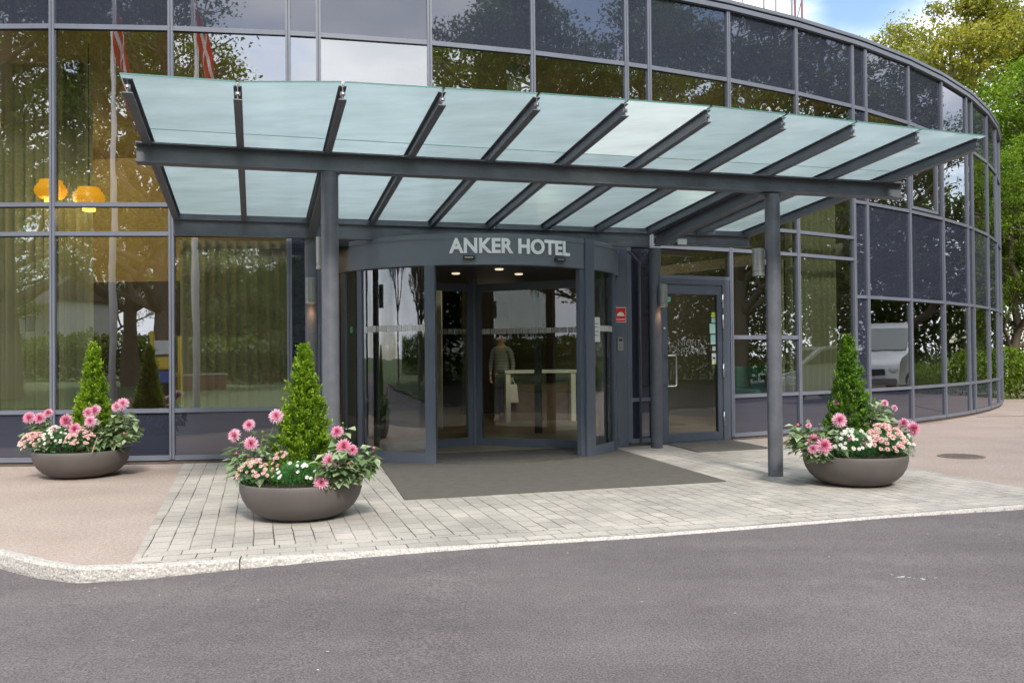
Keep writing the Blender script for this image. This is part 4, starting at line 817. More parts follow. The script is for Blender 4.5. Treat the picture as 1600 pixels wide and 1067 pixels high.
def daisy(x, y, z, sx, sy, ht, nf, fr, pet, cenm, label, seed, group, nleaf=2600, rot=0, hang=0.):
    o = empty('daisy_plant', label, 'flowering plant', (x, y, z), rot, group=group); g = np.random.default_rng(seed)
    t = g.random(nleaf) * 6.283; rr_ = np.sqrt(g.random(nleaf)); px, py = rr_ * np.cos(t) * sx, rr_ * np.sin(t) * sy
    top = ht * np.sqrt(np.clip(1 - rr_ ** 2 * .92, 0, 1)) * (1 + .12 * np.sin(px * 45 + seed) * np.cos(py * 38)); pz = top * np.where(g.random(nleaf) < .7, g.uniform(.85, 1.02, nleaf), g.random(nleaf)) - hang * rr_ ** 3
    c = np.stack([px, py, pz], 1); d_ = np.stack([px / sx * .8, py / sy * .8, np.full(nleaf, .9)], 1) + g.normal(0, .45, (nleaf, 3))
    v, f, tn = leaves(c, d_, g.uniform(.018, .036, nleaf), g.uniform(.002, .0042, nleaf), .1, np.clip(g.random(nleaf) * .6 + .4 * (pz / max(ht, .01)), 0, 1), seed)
    link(fast_mesh('foliage', v, f, MOSS, tn), 'foliage', o)
    k = 0; placed = []
    while k < nf and len(placed) < 4000:
        a_ = g.random() * 6.283; r__ = math.sqrt(g.random()) * .98; fx, fy = r__ * math.cos(a_) * sx, r__ * math.sin(a_) * sy; placed.append(0); fy = -abs(fy) if g.random() < .75 else fy
        fz = ht * math.sqrt(max(0, 1 - r__ * r__ * .9)) + g.uniform(.006, .03) - hang * r__ ** 3
        fd = Vector((fx / sx * .6 + g.normal(0, .2), fy / sy * .6 - .55 + g.normal(0, .2), .75)).normalized(); s_ = fr * g.uniform(.75, 1.1)
        th = np.linspace(0, 2 * np.pi, 11, endpoint=False); P1, P2 = [], []
        e1, e2 = R(24), R(58)
        d1 = np.stack([np.cos(th) * math.cos(e1), np.sin(th) * math.cos(e1), np.full(11, math.sin(e1))], 1)
        l1 = leaves(d1 * s_ * .12, d1, s_, s_ * .5, .2, np.clip(g.normal(.72, .2, 11), 0, 1), int(g.integers(1e6)), up=np.tile([0, 0, 1.], (11, 1)))
        th2 = th[:8] * 11 / 8; d2 = np.stack([np.cos(th2) * math.cos(e2), np.sin(th2) * math.cos(e2), np.full(8, math.sin(e2))], 1)
        l2 = leaves(d2 * s_ * .08, d2, s_ * .55, s_ * .42, .2, np.clip(g.normal(.35, .15, 8), 0, 1), int(g.integers(1e6)))
        v, f, tn = cat_leaf([l1, l2])
        # button centre, same mesh, second material
        nb = len(v); ring_ = np.stack([np.cos(th2) * s_ * .22, np.sin(th2) * s_ * .22, np.full(8, s_ * .32)], 1); ring2 = np.stack([np.cos(th2) * s_ * .12, np.sin(th2) * s_ * .12, np.full(8, s_ * .44)], 1)
        v = np.concatenate([v, ring_, ring2]); j = np.arange(8); q1 = np.stack([nb + j, nb + (j + 1) % 8, nb + 8 + (j + 1) % 8, nb + 8 + j], 1); q2 = np.array([[nb + 8, nb + 9, nb + 10, nb + 11], [nb + 11, nb + 12, nb + 15, nb + 8], [nb + 12, nb + 13, nb + 14, nb + 15]])
        mi = np.concatenate([np.zeros(len(f)), np.ones(11)]); f = np.concatenate([f, q1, q2]); tn = np.concatenate([tn, np.zeros(16)])
        fo = link(fast_mesh('flower', v, f, [pet, cenm], tn, mi=mi), 'flower', o); fo.location = (fx, fy, fz); fo.rotation_mode = 'QUATERNION'; fo.rotation_quaternion = Vector((0, 0, 1)).rotation_difference(fd)
        k += 1
GW, GP = 'white daisies in the bowls', 'pink daisies in the bowls'
daisy(-1.69, 6.84, .275, .20, .15, .19, 20, .019, WPET, YEL, 'feathery green daisy cushion with a few white flowers, front planter', 31, GW, 4200)
daisy(-2.05, 6.88, .275, .14, .14, .20, 60, .018, PETAL_S, PCEN, 'pale pink daisies at the left rim of the front planter', 32, GP, 1800)
daisy(-1.84, 6.98, .28, .11, .08, .26, 22, .017, PETAL_S, PCEN, 'small cluster of pink daisies before the cone shrub, front planter', 37, GP, 700)
daisy(3.25, 8.30, .275, .20, .17, .27, 60, .023, WPET, YEL, 'white daisies at the left front of the right planter', 33, GW, 3800)
daisy(3.57, 8.37, .275, .23, .20, .30, 99, .028, PETAL_S, PCEN, 'dense pink daisies at the front of the right planter', 34, GP, 4200, hang=.03)
daisy(3.80, 8.47, .275, .10, .14, .22, 14, .022, WPET, YEL, 'few white daisies over the right rim of the right planter', 35, GW, 1500)
daisy(-5.19, 9.44, .275, .19, .15, .22, 95, .022, PETAL_S, PCEN, 'pink daisies over the left rim of the far left planter', 36, GP, 1500, hang=.03)
daisy(-4.94, 9.42, .275, .18, .16, .28, 48, .021, WPET, YEL, 'white daisies and green cushion in the middle of the far left planter', 38, GW, 3600)
daisy(-4.66, 9.40, .275, .19, .15, .27, 80, .021, PETAL_S, PCEN, 'pink daisies at the right front of the far left planter', 39, GP, 1800)
# grass blades in the front planter and a broken stick in the far left one
g = np.random.default_rng(77); n_ = 90
c = np.stack([g.normal(0, .05, n_), g.normal(0, .03, n_), np.zeros(n_)], 1); d_ = np.stack([g.normal(0, .22, n_), g.normal(0, .15, n_), np.ones(n_)], 1)
v, f, t = leaves(c, d_, g.uniform(.14, .28, n_), g.uniform(.003, .006, n_), .1, g.random(n_), 4)
o = link(fast_mesh('grass', v, f, leaf_mat('grass blade', [(.12, .17, .02), (.25, .32, .04), (.35, .33, .1)], .6, .3), t), 'grass_tuft'); o.location = (-1.92, 7.02, .28); tag(o, 'thin yellow-green grass tuft left of the cone shrub, front planter', 'grass')
tag(MB().tube([(-4.50, 9.28, .31), (-4.44, 9.27, .47)], [.006, .004], 6).build('plant_stick', mat('dry wood', (.5, .33, .24), .8)), 'broken pale stick stuck in the far left planter', 'stick')
# ------------------------------------------------------------------ trees
def make_tree(name, h, cr_, seed, lm, nleaf=26000, lsize=.17, low=.22, trunk_r=.22):
    if h > 15: trunk_r = .36
    g = np.random.default_rng(seed); rn = random.Random(seed); segs = []; tips = []
    th = h * .17
    def grow(p, d, ln, r, lev):
        n_ = 3; q_ = p
        for k in range(n_):
            d = (d + Vector((rn.gauss(0, .13), rn.gauss(0, .13), .05))).normalized(); e = q_ + d * ln / n_; segs.append((q_, e, r * (1 - .25 * k / n_), r * (1 - .25 * (k + 1) / n_))); q_ = e
        if lev == 0 or r < .012: tips.append((q_, lev)); return
        if lev <= 2: tips.append((q_, lev))
        m_ = rn.choice((2, 3, 3)) if lev > 1 else 3; a0 = rn.random() * 6.28
        for k in range(m_):
            az = a0 + k * 6.283 / m_ + rn.gauss(0, .3); spread = rn.uniform(.45, .95); hor = Vector((math.cos(az), math.sin(az), 0)); nd = (d * math.cos(spread) + hor * math.sin(spread)).normalized(); nd.z = max(nd.z, -.15)
            grow(q_, nd, ln * rn.uniform(.62, .86), r * .64, lev - 1)
    ht = Vector((0, 0, 0)); top = Vector((rn.gauss(0, .2), rn.gauss(0, .2), th)); segs.append((ht, top * .5, trunk_r * 1.25, trunk_r)); segs.append((top * .5, top, trunk_r, trunk_r * .9))
    # leader with side limbs
    p_ = top; nl = 9
    for k in range(nl):
        z = th + (h * .86 - th) * k / (nl - 1); e = Vector((top.x + rn.gauss(0, .15), top.y + rn.gauss(0, .15), z)); rr_ = trunk_r * .9 * (1 - k / nl * .8)
        if k: segs.append((p_, e, trunk_r * .9 * (1 - (k - 1) / nl * .8), rr_)); p_ = e
        u = (z - th * (1 - low)) / (h - th); reach = cr_ * math.sin(math.pi * min(.97, max(.12, .25 + u * .72)))
        for j in range(3):
            az = k * 2.4 + j * 2.1 + rn.gauss(0, .2); grow(e, Vector((math.cos(az), math.sin(az), rn.uniform(.15, .6))).normalized(), reach * .42, rr_ * .5, 3)
    mb = MB()
    for a_, c_, r0, r1 in segs:
        if r0 > .008: mb.tube([a_, c_], [r0, r1], 6 if r0 > .05 else 4, cap=False)
    n_ = len(mb.f); me_t = None
    tp = np.array([t[0][:] for t in tips]); nt_ = len(tp); per = max(6, nleaf // nt_)
    size = g.uniform(.3, .8, nt_) * (1.25 if h > 15 else 1)
    cc = np.repeat(tp, per, 0) + norm(g.normal(0, 1, (nt_ * per, 3))) * (np.repeat(size, per)[:, None] * g.random((nt_ * per, 1)) ** .55) * np.array([1, 1, .62])
    dd = g.normal(0, 1, (len(cc), 3)) + np.array([0, 0, -.2]); tone = np.clip(np.repeat(g.beta(2, 2, nt_), per) * .7 + g.random(len(cc)) * .3, 0, 1)
    ls = g.uniform(.7, 1.2, len(cc)) * lsize
    v, f, t = leaves(cc, dd, ls, ls * .62, .12, tone, seed)
    return mb, fast_mesh('crown', v, f, lm, t)
TL_G = leaf_mat('tree leaf green', [(.035, .07, .01), (.08, .14, .02), (.16, .24, .035), (.30, .36, .06)], .5, .4)
TL_Y = leaf_mat('tree leaf yellowing', [(.09, .12, .012), (.20, .23, .02), (.36, .35, .04), (.52, .38, .06)], .5, .4)
TL_B = leaf_mat('tree leaf bright', [(.05, .10, .008), (.12, .22, .015), (.23, .36, .025), (.36, .48, .05)], .5, .4)
TREES = {}
def tree(kind, x, y, s, rz, label, group='trees around the hotel'):
    if kind not in TREES:
        h, cr_, seed, lm, nl, lz = {'park': (18, 6.3, 4, TL_G, 62000, .18), 'lime': (17, 6, 31, TL_G, 34000, .17), 'green': (12, 4.2, 4, TL_G, 20000, .17), 'yellow': (13, 4.6, 8, TL_Y, 80000, .11), 'bright': (12, 4.6, 15, TL_B, 80000, .11), 'open': (13, 4.6, 23, TL_G, 11000, .15)}[kind]
        mb, cm = make_tree(kind, h, cr_, seed, lm, nl, lz)
        o = empty('tree', label, 'tree', (x, y, 0), rz, group); mb.build('trunk', BARK, o, smooth=True); link(cm, 'crown', o); TREES[kind] = o
    else:
        o = copy_tree(TREES[kind]); o['label'] = label; o['group'] = group; o.location = (x, y, 0); o.rotation_euler = (0, 0, rz)
    o.scale = (s, s, s); return o
GR = 'trees right of the hotel'
tree('yellow', 16.9, 32.0, 1.16, .5, 'tall yellowing tree rising over the curved roof edge', GR)
tree('bright', 18.6, 28.0, .98, 2.2, 'bright green tree at the right edge before the yellowing tree', GR)
tree('bright', 15.4, 26.6, .66, 4.0, 'low bright green tree touching the end of the facade', GR)
tree('green', 23.5, 36, 1.35, 1.0, 'dark green tree behind the bright ones at the far right', GR)
tree('green', 20.5, 43, 1.05, 3.0, 'distant green tree seen low between the front trees', GR)
tree('yellow', 24.5, 30.5, 1.0, 3.3, 'yellow-green tree at the top right corner', GR)
GB = 'park trees mirrored in the glass'
PARK = [('lime', -9.0, -9, 1.0, 0, 'beside the left flagpole'), ('park', -16.5, -8, 1.05, 1.3, 'far left of the flagpoles'), ('park', -13, -20, 1.1, 2.6, 'behind the climbing frame'), ('lime', -22, -16, 1.1, 4.1, 'left end of the lawn'), ('park', -27, -6, 1.1, 5, 'by the road bend on the left'), ('lime', -7.5, -27, 1.0, .7, 'at the back of the lawn left of the open sky'),
        ('park', 14.5, -8, 1.0, 2.0, 'right of the open sky'), ('park', 21, -14, 1.15, 3.5, 'second row on the right lawn'), ('lime', 21.5, -2, 1.0, 1.1, 'by the road right of the camera'), ('park', 29, -4, 1.1, .2, 'far right lawn'), ('park', 27, 6, .95, 4.4, 'behind the silver car'), ('lime', 27.5, 14.5, .85, 5.7, 'right of the silver car'), ('park', 33, 12, 1.1, 2.9, 'behind the white van'), ('lime', 27.5, 22.0, .8, .9, 'beside the white van'), ('park', 34, 23, 1.0, 3.9, 'far behind the white van'),
        ('park', -24, -52, .9, 1.9, 'distant, left'), ('lime', -12, -58, .85, 4.9, 'distant, left of centre'), ('park', -2, -66, 1.0, .3, 'distant, centre'), ('lime', 9, -70, .95, 1.7, 'distant, under the open sky'), ('park', 20, -64, 1.0, 2.4, 'distant, right of centre'), ('park', 33, -50, .9, 3.2, 'distant, right'), ('park', -38, -40, 1.0, 3.3, 'distant, far left'), ('park', 45, -30, 1.0, .4, 'distant, far right'), ('park', 48, -5, 1.1, 1.4, 'beyond the parking on the far right')]
PARK += [('lime', -1.5, -29, .5, .4, 'small, left of the three under the open sky'), ('park', 4.0, -33, .5, 2.4, 'small, middle of the three under the open sky'), ('lime', 9.5, -31, .52, 4.4, 'small, right of the three under the open sky')]

for kd, x, y, s, rz, wh in PARK: tree(kd, x, y, s, rz, 'tree mirrored in the glass, ' + wh, GB)
# hedge at the end of the facade
def hedge(pts_, ht, wd, label, seed, nl=15000, red=0, ls=1., m=None, name='hedge', grp=None):
    g = np.random.default_rng(seed); o = empty(name, label, name.replace('_', ' '), (pts_[0][0], pts_[0][1], 0), group=grp); P_ = np.array(pts_, float); L_ = np.r_[0, np.cumsum(np.linalg.norm(np.diff(P_, axis=0), axis=1))]
    s = g.random(nl) * L_[-1]; side_ = g.random(nl) < .45; cx = np.interp(s, L_, P_[:, 0]); cy_ = np.interp(s, L_, P_[:, 1]); a_ = g.random(nl) * np.pi * 1.3 - .47; rr_ = g.uniform(.8, 1.05, nl) * (1 + .1 * np.sin(s * 3) + .07 * np.sin(s * 7.3))
    off = np.cos(a_) * rr_ * wd / 2; z = np.clip(ht * .5 + np.sin(a_) * rr_ * ht * .5, .03, 12); off = np.where(side_, np.sign(g.random(nl) - .5) * wd * g.uniform(.3, .55, nl), off); z = np.where(side_, g.random(nl) * ht * .75 + .02, z)
    dir_ = norm(np.stack([np.gradient(P_[:, 0], L_), np.gradient(P_[:, 1], L_)], 1)); dx = np.interp(s, L_, dir_[:, 0]); dy = np.interp(s, L_, dir_[:, 1])
    c = np.stack([cx - dy * off - P_[0, 0], cy_ + dx * off - P_[0, 1], z], 1); v, f, t = leaves(c, g.normal(0, 1, (nl, 3)) + np.array([0, 0, .4]), g.uniform(.07, .13, nl) * ls, g.uniform(.04, .07, nl) * ls, .15, g.beta(2, 2, nl), seed)
    link(fast_mesh('foliage', v, f, m or TL_B, t), 'foliage', o); mb = MB()
    for k in range(int(L_[-1] / .5)):
        q_ = (k + .5) * .5; bx, by = float(np.interp(q_, L_, P_[:, 0])) - P_[0, 0], float(np.interp(q_, L_, P_[:, 1])) - P_[0, 1]
        for j in range(4): mb.tube([(bx, by, -.02), (bx + rnd.gauss(0, .15), by + rnd.gauss(0, .15), ht * .75)], [.015, .005], 4)
    mb.build('stems', BARK, o)
    if red:
        c = c[g.choice(nl, red)]; v, f, t = leaves(np.repeat(c, 7, 0), g.normal(0, 1, (red * 7, 3)), .06, .04, .1, g.random(red * 7), 5); link(fast_mesh('flowers', v, f, leaf_mat('red flower', [(.5, .03, .01), (.75, .1, .03)], .6, .3), t), 'flowers', o)
    return o
hedge([(12.7, 24.2), (14.2, 23.9), (16, 23.2), (18, 21.8)], 1.35, 1.3, 'waist-high leafy green hedge at the end of the curved facade', 41)
hedge([(18.5, 21.0), (20.5, 20.0), (22.5, 18.4)], .9, 1.4, 'flowering bushes with red blooms mirrored in the right-hand windows', 42, 9000, 40)
hedge([(13.4, 29), (17, 28.6), (24, 26.5)], 4.6, 2.6, 'tall dark shrub belt behind the hedge at the right edge', 43, 50000)
GS = 'shrub belts mirrored in the glass'
hedge([(-50, -26), (-30, -31), (-14, -33), (3, -35)], 2.6, 3.0, 'dark shrub belt at the back of the lawn, left stretch', 51, 42000, ls=3, m=TL_G, name='shrub_belt', grp=GS)
hedge([(6, -46), (20, -40), (34, -30), (40, -14)], 6.5, 3.4, 'dark shrub belt at the back of the lawn, right stretch', 52, 60000, ls=4, m=TL_G, name='shrub_belt', grp=GS)
hedge([(-16, -54), (0, -58), (12, -56)], 9.0, 3.4, 'distant shrub belt under the open sky', 53, 50000, ls=5.5, m=TL_G, name='shrub_belt', grp=GS)
hedge([(30, -16), (32.5, 0), (33, 12), (31, 24), (27, 33)], 7.5, 3.2, 'tall shrub belt behind the van and the car', 54, 80000, ls=3.4, m=TL_G, name='shrub_belt', grp=GS)
# ------------------------------------------------------------------ roof mast
rm = empty('roof_mast', 'steel lattice frame standing on the roof edge against the white sky', 'mast', (7.6, 24, Z_ROOF + .03))
MASTM = mat('galvanised steel', (.22, .2, .2), .5, metal=.6)
px_ = [-1.1, -.98, -.50, -.05, .28, .50, .56]
for k, x in enumerate(px_): MB().tube([(x, .0 + (k % 2) * .4, 0), (x, (k % 2) * .4, 7.5)], .03 if k not in (0, 1) else .018, 8).build('pole', MASTM if k < 5 else mat('red oxide steel', (.25, .08, .07), .6), rm, smooth=True)
mb = MB()
for z in np.arange(.3, 7, 1.1): mb.tube([(.28, 0, z), (.56, 0, z + 1.0)], .014, 5); mb.tube([(-.98, .4, z + .5), (-.5, 0, z + 0.0)], .014, 5)
mb.build('braces', MASTM, rm)
# ------------------------------------------------------------------ interior
def pendant(x, y, z, s, label):
    o = empty('pendant_lamp', label, 'lamp', (x, y, z), group='amber pendant lamps behind the left window'); mb = MB(); prof = []
    for k in range(13): u = k / 12; prof.append((s * (.72 + .32 * math.sin(math.pi * min(1, u * 1.15))) * (1.03 if k % 2 else .97), (u - .5) * s * 1.25))
    mb.lathe([(.02, prof[0][1])] + prof + [(.05, prof[-1][1])], (0, 0, 0), 32)
    mb.build('lamp_shade', mat('amber glass', (.7, .33, .02), .3, emis=(1, .42, .02), estr=.55), o, smooth=True)
    MB().lathe([(0.001, .03), (s * .4, .02), (s * .42, -.08), (.001, -.1)], (0, 0, -s * .55), 20).build('lamp_bulb', mat('amber bulb', (.9, .6, .1), .4, emis=(1, .62, .1), estr=2.2), o)
    MB().tube([(0, 0, s * .6), (0, 0, 5.46 - z)], .006, 6).build('cable', DARK, o)
    pl_ = bpy.data.lights.new('lamp_light', 'POINT'); pl_.energy = 10; pl_.color = (1, .7, .35); pl_.shadow_soft_size = .2; po = bpy.data.objects.new('lamp_light', pl_); COL.objects.link(po); po.parent = o; po.location = (0, 0, -s)
pendant(-6.02, 11.32, 3.53, .19, 'glowing amber pendant lamp farther left, cut by the mullion')
pendant(-5.55, 11.38, 3.44, .19, 'glowing amber pendant lamp just right of the mullion')
def added_lamp(x, y, z, e=60, wh=''):  # no lamp is known here; added to brighten the rooms behind the glass
    mb = MB(); mb.lathe([(.001, -.02), (.16, -.02), (.17, 0)], (x, y, z), 20); o = tag(mb.build('added_ceiling_lamp', mat('added lamp lens', (.9, .85, .7), .4, emis=(1, .8, .5), estr=1.5)), 'round ceiling lamp added inside to brighten the rooms, ' + wh, 'lamp', 'added ceiling lamps brightening the rooms')
    pl_ = bpy.data.lights.new('added_room_light', 'POINT'); pl_.energy = e; pl_.color = (1, .82, .58); pl_.shadow_soft_size = .5; po = bpy.data.objects.new('added_room_light', pl_); COL.objects.link(po); po.location = (x, y, z - .3)
for x, y, z, e, wh in ((-.3, 15.4, 2.88, 9, 'just behind the revolving door'), (1.2, 18.0, 2.88, 22, 'over the reception desk'), (.5, 16.8, 5.44, 14, 'upper ceiling above the revolving door'), (5, 17.5, 5.44, 22, 'upper ceiling near the window right of the column'), (3.6, 16.4, 5.44, 16, 'upper ceiling behind the night door'), (-8.9, 15.2, 5.44, 120, 'upper ceiling behind the leftmost curtain')): added_lamp(x, y, z, e, wh)
CURT = {}
def curtain(i, t0, t1, z0, z1, label, m, seed, deep=.3):
    if i < 1: deep = 1.15
    a, d, n, l = bay(i); g2 = random.Random(seed); mb = MB(); k = int((t1 - t0) / .012); ph_ = 0
    for j in range(k + 1):
        t = t0 + (t1 - t0) * j / k; ph_ += g2.uniform(.35, .75); off = math.sin(ph_) * .03 + math.sin(j * .07 + seed) * .015
        p0 = a + d * t - n * (deep + off); p1 = a + d * (t + .01 * math.sin(j * .3)) - n * (deep + off * 1.3); mb.v += [tuple(p1 + Zv * z0), tuple(p0 + Zv * z1)]
    for j in range(k): mb.f.append((2 * j, 2 * j + 2, 2 * j + 3, 2 * j + 1)); mb.m.append(0)
    return tag(mb.build('curtain', m, None, smooth=True), label, 'curtain', 'sheer curtains behind the windows')
CUR = mat('sheer curtain', (.50, .50, .40), .9, trans=.5)
CUR2 = mat('olive curtain', (.40, .42, .30), .9, trans=.4)
curtain(-1, .1, 1.36, .1, 5.35, 'pale olive curtain behind the leftmost window', CUR2, 1)
curtain(0, -.38, -.08, .1, 5.35, 'narrow dark curtain just right of the left mullion', CUR2, 2)
curtain(1, .05, 1.37, .1, 2.8, 'long beige-green curtain behind the window left of the columns', CUR, 3, .22)
curtain(9, .05, 1.35, .1, 5.35, 'olive curtain behind the window left of the right planter', CUR2, 4)
curtain(8, 1.15, 1.4, .1, 2.8, 'dark narrow curtain right of the front right column', CUR2, 5)
curtain(4, 1.15, 1.4, 3.3, 5.35, 'dark green curtain edge high above the canopy', CUR2, 6)
# reception desk, shelf and armchair
desk = empty('reception_desk', 'white-topped reception desk seen through the revolving door', 'desk', (1.1, 17.1, .03), .15)
MB().box(-1.3, 1.3, -.3, .3, .93, .99).build('desk_top', mat('white laminate', (.66, .64, .6), .4), desk); MB().box(-1.25, 1.25, -.05, .25, 0, .93).build('desk_front', mat('dark oak', (.1, .06, .035), .5, var=.3, scale=6), desk)
for x in (.0, -1.28, 1.2): MB().box(x, x + .09, -.28, -.06, 0, .93).build('desk_leg', MATS['white laminate'], desk)
sh = empty('brochure_shelf', 'wooden shelf with orange folders behind the reception desk', 'shelf', (1.6, 20.2, .03), .1)
MB().box(-1.4, 1.4, 0, .3, 0, .1).build('shelf_base', MATS['dark oak'], sh)
for z in (.9, 1.3, 1.7, 2.1): MB().box(-1.4, 1.4, 0, .3, z, z + .03).build('shelf_board', mat('light oak', (.45, .25, .09), .5, var=.2, scale=4), sh)
for x in (-1.43, 0, 1.4): MB().box(x, x + .03, 0, .3, .1, 2.3).build('shelf_side', MATS['light oak'], sh)
mb = MB()
for z in (.93, 1.33, 1.73):
    x = -1.35
    while x < 1.3:
        w_ = rnd.uniform(.03, .09)
        if abs(x) > .06: mb.box(x, x + w_, .03, .2, z, z + rnd.uniform(.15, .27), rnd.choice((0, 0, 1, 2)))
        x += w_ + rnd.uniform(.005, .1)
mb.build('folders', [mat('orange folder', (.65, .2, .03), .6), mat('red folder', (.5, .05, .03), .6), mat('cream folder', (.6, .55, .4), .6)], sh)
ch = empty('armchair', 'teal upholstered armchair inside the window right of the night door', 'armchair', (4.25, 14.6, .03), R(25)); TEAL = mat('teal cloth', (.01, .2, .17), .8, var=.2, scale=20)
MB().box(-.36, .36, -.34, .34, .2, .45).build('seat', TEAL, ch, bevel=.04); MB().box(-.36, .36, .26, .42, .4, 1.05).build('backrest', TEAL, ch, bevel=.05)
for s_ in (-1, 1):
    MB().box(s_ * .42 - .07, s_ * .42 + .07, -.34, .38, .2, .68).build('armrest', TEAL, ch, bevel=.04)
    for y_ in (-.3, .3): MB().tube([(s_ * .36, y_, 0), (s_ * .34, y_ * .95, .21)], [.015, .022], 8).build('leg', MATS['dark oak'], ch)
def square_column(x, y): 
    return tag(MB().box(x - .12, x + .12, y - .12, y + .12, .03, 2.9).build('pillar', mat('pale pillar', (.55, .52, .43), .6, var=.05, scale=3)), 'square cream pillar inside the lobby behind the left half of the revolving door', 'pillar')
square_column(-1.35, 15.2)
# ------------------------------------------------------------------ person in the lobby
def skinned(name, verts, edges, radii, m, par, root=0, sub=2):
    me = bpy.data.meshes.new(name); me.from_pydata(verts, edges, []); me.materials.append(m); o = bpy.data.objects.new(name, me); COL.objects.link(o); o.parent = par
    s_ = o.modifiers.new('skin', 'SKIN'); sv = me.skin_vertices[0].data
    for i, r in enumerate(radii): sv[i].radius = r if isinstance(r, tuple) else (r, r); sv[i].use_root = i == root
    s_.use_smooth_shade = True; u = o.modifiers.new('sub', 'SUBSURF'); u.levels = sub; u.render_levels = sub; return o
SKIN = mat('skin', (.5, .3, .21), .6); 
ps = empty('person', 'person in dark trousers and pale striped top holding a white bag beyond the revolving door', 'person', (-.2, 16.9, .03), R(-20))
V = [(0, 0, .93), (0, 0, 1.1), (0, -.01, 1.3), (0, 0, 1.42), (0, -.005, 1.49), (0, -.02, 1.58), (0, -.02, 1.68),
     (.17, 0, 1.38), (.23, .01, 1.12), (.24, -.06, .88), (-.17, 0, 1.38), (-.24, .02, 1.12), (-.22, -.05, .88),
     (.09, 0, .88), (.10, -.01, .48), (.10, .02, .09), (.11, -.10, .03), (-.09, 0, .88), (-.10, .0, .48), (-.11, .02, .09), (-.12, -.10, .03)]
Ed = [(0, 1), (1, 2), (2, 3), (3, 4), (4, 5), (5, 6), (3, 7), (7, 8), (8, 9), (3, 10), (10, 11), (11, 12), (0, 13), (13, 14), (14, 15), (15, 16), (0, 17), (17, 18), (18, 19), (19, 20)]
Rr = [(.105, .07), (.10, .07), (.125, .08), (.07, .06), .05, (.075, .09), (.06, .075), .05, .038, .026, .05, .038, .026, .065, .045, .036, .035, .065, .045, .036, .035]
skinned('body', V, Ed, Rr, SKIN, ps)
for sx, hx, hy in ((1, .24, -.06), (-1, -.22, -.05)):
    hv = [(hx, hy, .875), (hx, hy - .01, .82)]; he = [(0, 1)]; hr = [(.024, .018), (.036, .016)]
    for k, (oy, ln) in enumerate(((-.03, .07), (-.01, .08), (.01, .075), (.03, .06))):
        b_ = len(hv); hv += [(hx, hy - .01 + oy, .80), (hx - sx * .012, hy - .01 + oy, .80 - ln * .5), (hx - sx * .035, hy - .012 + oy, .80 - ln * .85)]; he += [(1, b_), (b_, b_ + 1), (b_ + 1, b_ + 2)]; hr += [.0095, .009, .008]
    b_ = len(hv); hv += [(hx - sx * .01, hy - .05, .835), (hx - sx * .03, hy - .06, .79)]; he += [(0, b_), (b_, b_ + 1)]; hr += [.011, .009]
    skinned('hand', hv, he, hr, SKIN, ps, sub=1)
def striped():
    m = bpy.data.materials.new('striped cloth'); m.use_nodes = True; t = m.node_tree; b_ = t.nodes['Principled BSDF']; b_.inputs['Roughness'].default_value = .9
    c_ = N('ShaderNodeTexCoord', t); wv = N('ShaderNodeTexWave', t); wv.bands_direction = 'Z'; wv.inputs['Scale'].default_value = 11; r = N('ShaderNodeValToRGB', t); r.color_ramp.elements[0].position = .45; r.color_ramp.elements[1].position = .55
    r.color_ramp.elements[0].color = (.05, .06, .06, 1); r.color_ramp.elements[1].color = (.30, .32, .30, 1); t.links.new(c_.outputs['Object'], wv.inputs[0]); t.links.new(wv.outputs[0], r.inputs[0]); t.links.new(r.outputs[0], b_.inputs[0]); return m
skinned('shirt', [(0, 0, .90), V[1], V[2], V[3], V[7], V[8], (.24, -.05, .95), V[10], V[11], (-.225, -.04, .95)], [(0, 1), (1, 2), (2, 3), (3, 4), (4, 5), (5, 6), (3, 7), (7, 8), (8, 9)], [(.185, .14), (.15, .12), (.165, .115), (.08, .07), .06, .048, .036, .06, .048, .036], striped(), ps)
DT = mat('dark trousers', (.02, .02, .022), .9)
skinned('trousers', [(0, 0, .97), V[0], V[13], V[14], (.10, .02, .1), V[17], V[18], (-.11, .02, .1)], [(0, 1), (1, 2), (2, 3), (3, 4), (1, 5), (5, 6), (6, 7)], [(.15, .11), (.155, .115), .095, .07, .055, .095, .07, .055], DT, ps)
for sx in (.11, -.115): skinned('shoe', [(sx, .05, .035), (sx, -.05, .035), (sx, -.15, .028)], [(0, 1), (1, 2)], [.045, .045, .035], mat('pale shoes', (.5, .45, .35), .6), ps, sub=1)
skinned('hair', [(0, .035, 1.64), (0, .015, 1.715), (0, .06, 1.56), (0, .06, 1.47)], [(0, 1), (0, 2), (2, 3)], [(.088, .085), (.068, .075), (.08, .05), (.06, .03)], mat('brown hair', (.05, .03, .02), .7), ps)
for sx in (-.03, .03): MB().lathe([(.001, -.009), (.008, -.004), (.009, .002), (.005, .008), (.001, .009)], (sx, -.103, 1.625), 10).build('eye', DARK, ps)
MB().box(-.024, .024, -.108, -.098, 1.535, 1.545).build('mouth', mat('lips', (.35, .12, .1), .5), ps)
skinned('nose', [(0, -.11, 1.60), (0, -.125, 1.575)], [(0, 1)], [.010, .013], SKIN, ps, sub=1)
bagx = Vector((-.2, 16.9, .03)) + Matrix.Rotation(R(-20), 3, 'Z') @ Vector((.235, -.08, 0))
bag = empty('tote_bag', 'white cloth bag hanging from the hand of the person in the lobby', 'bag', tuple(bagx), R(-20))
mb = MB(); mb.add([(-.13, -.04, .36), (.13, -.04, .36), (.13, .04, .36), (-.13, .04, .36), (-.10, -.02, .72), (.10, -.02, .72), (.10, .02, .72), (-.10, .02, .72)], [(3, 2, 1, 0), (0, 1, 5, 4), (1, 2, 6, 5), (2, 3, 7, 6), (3, 0, 4, 7)])
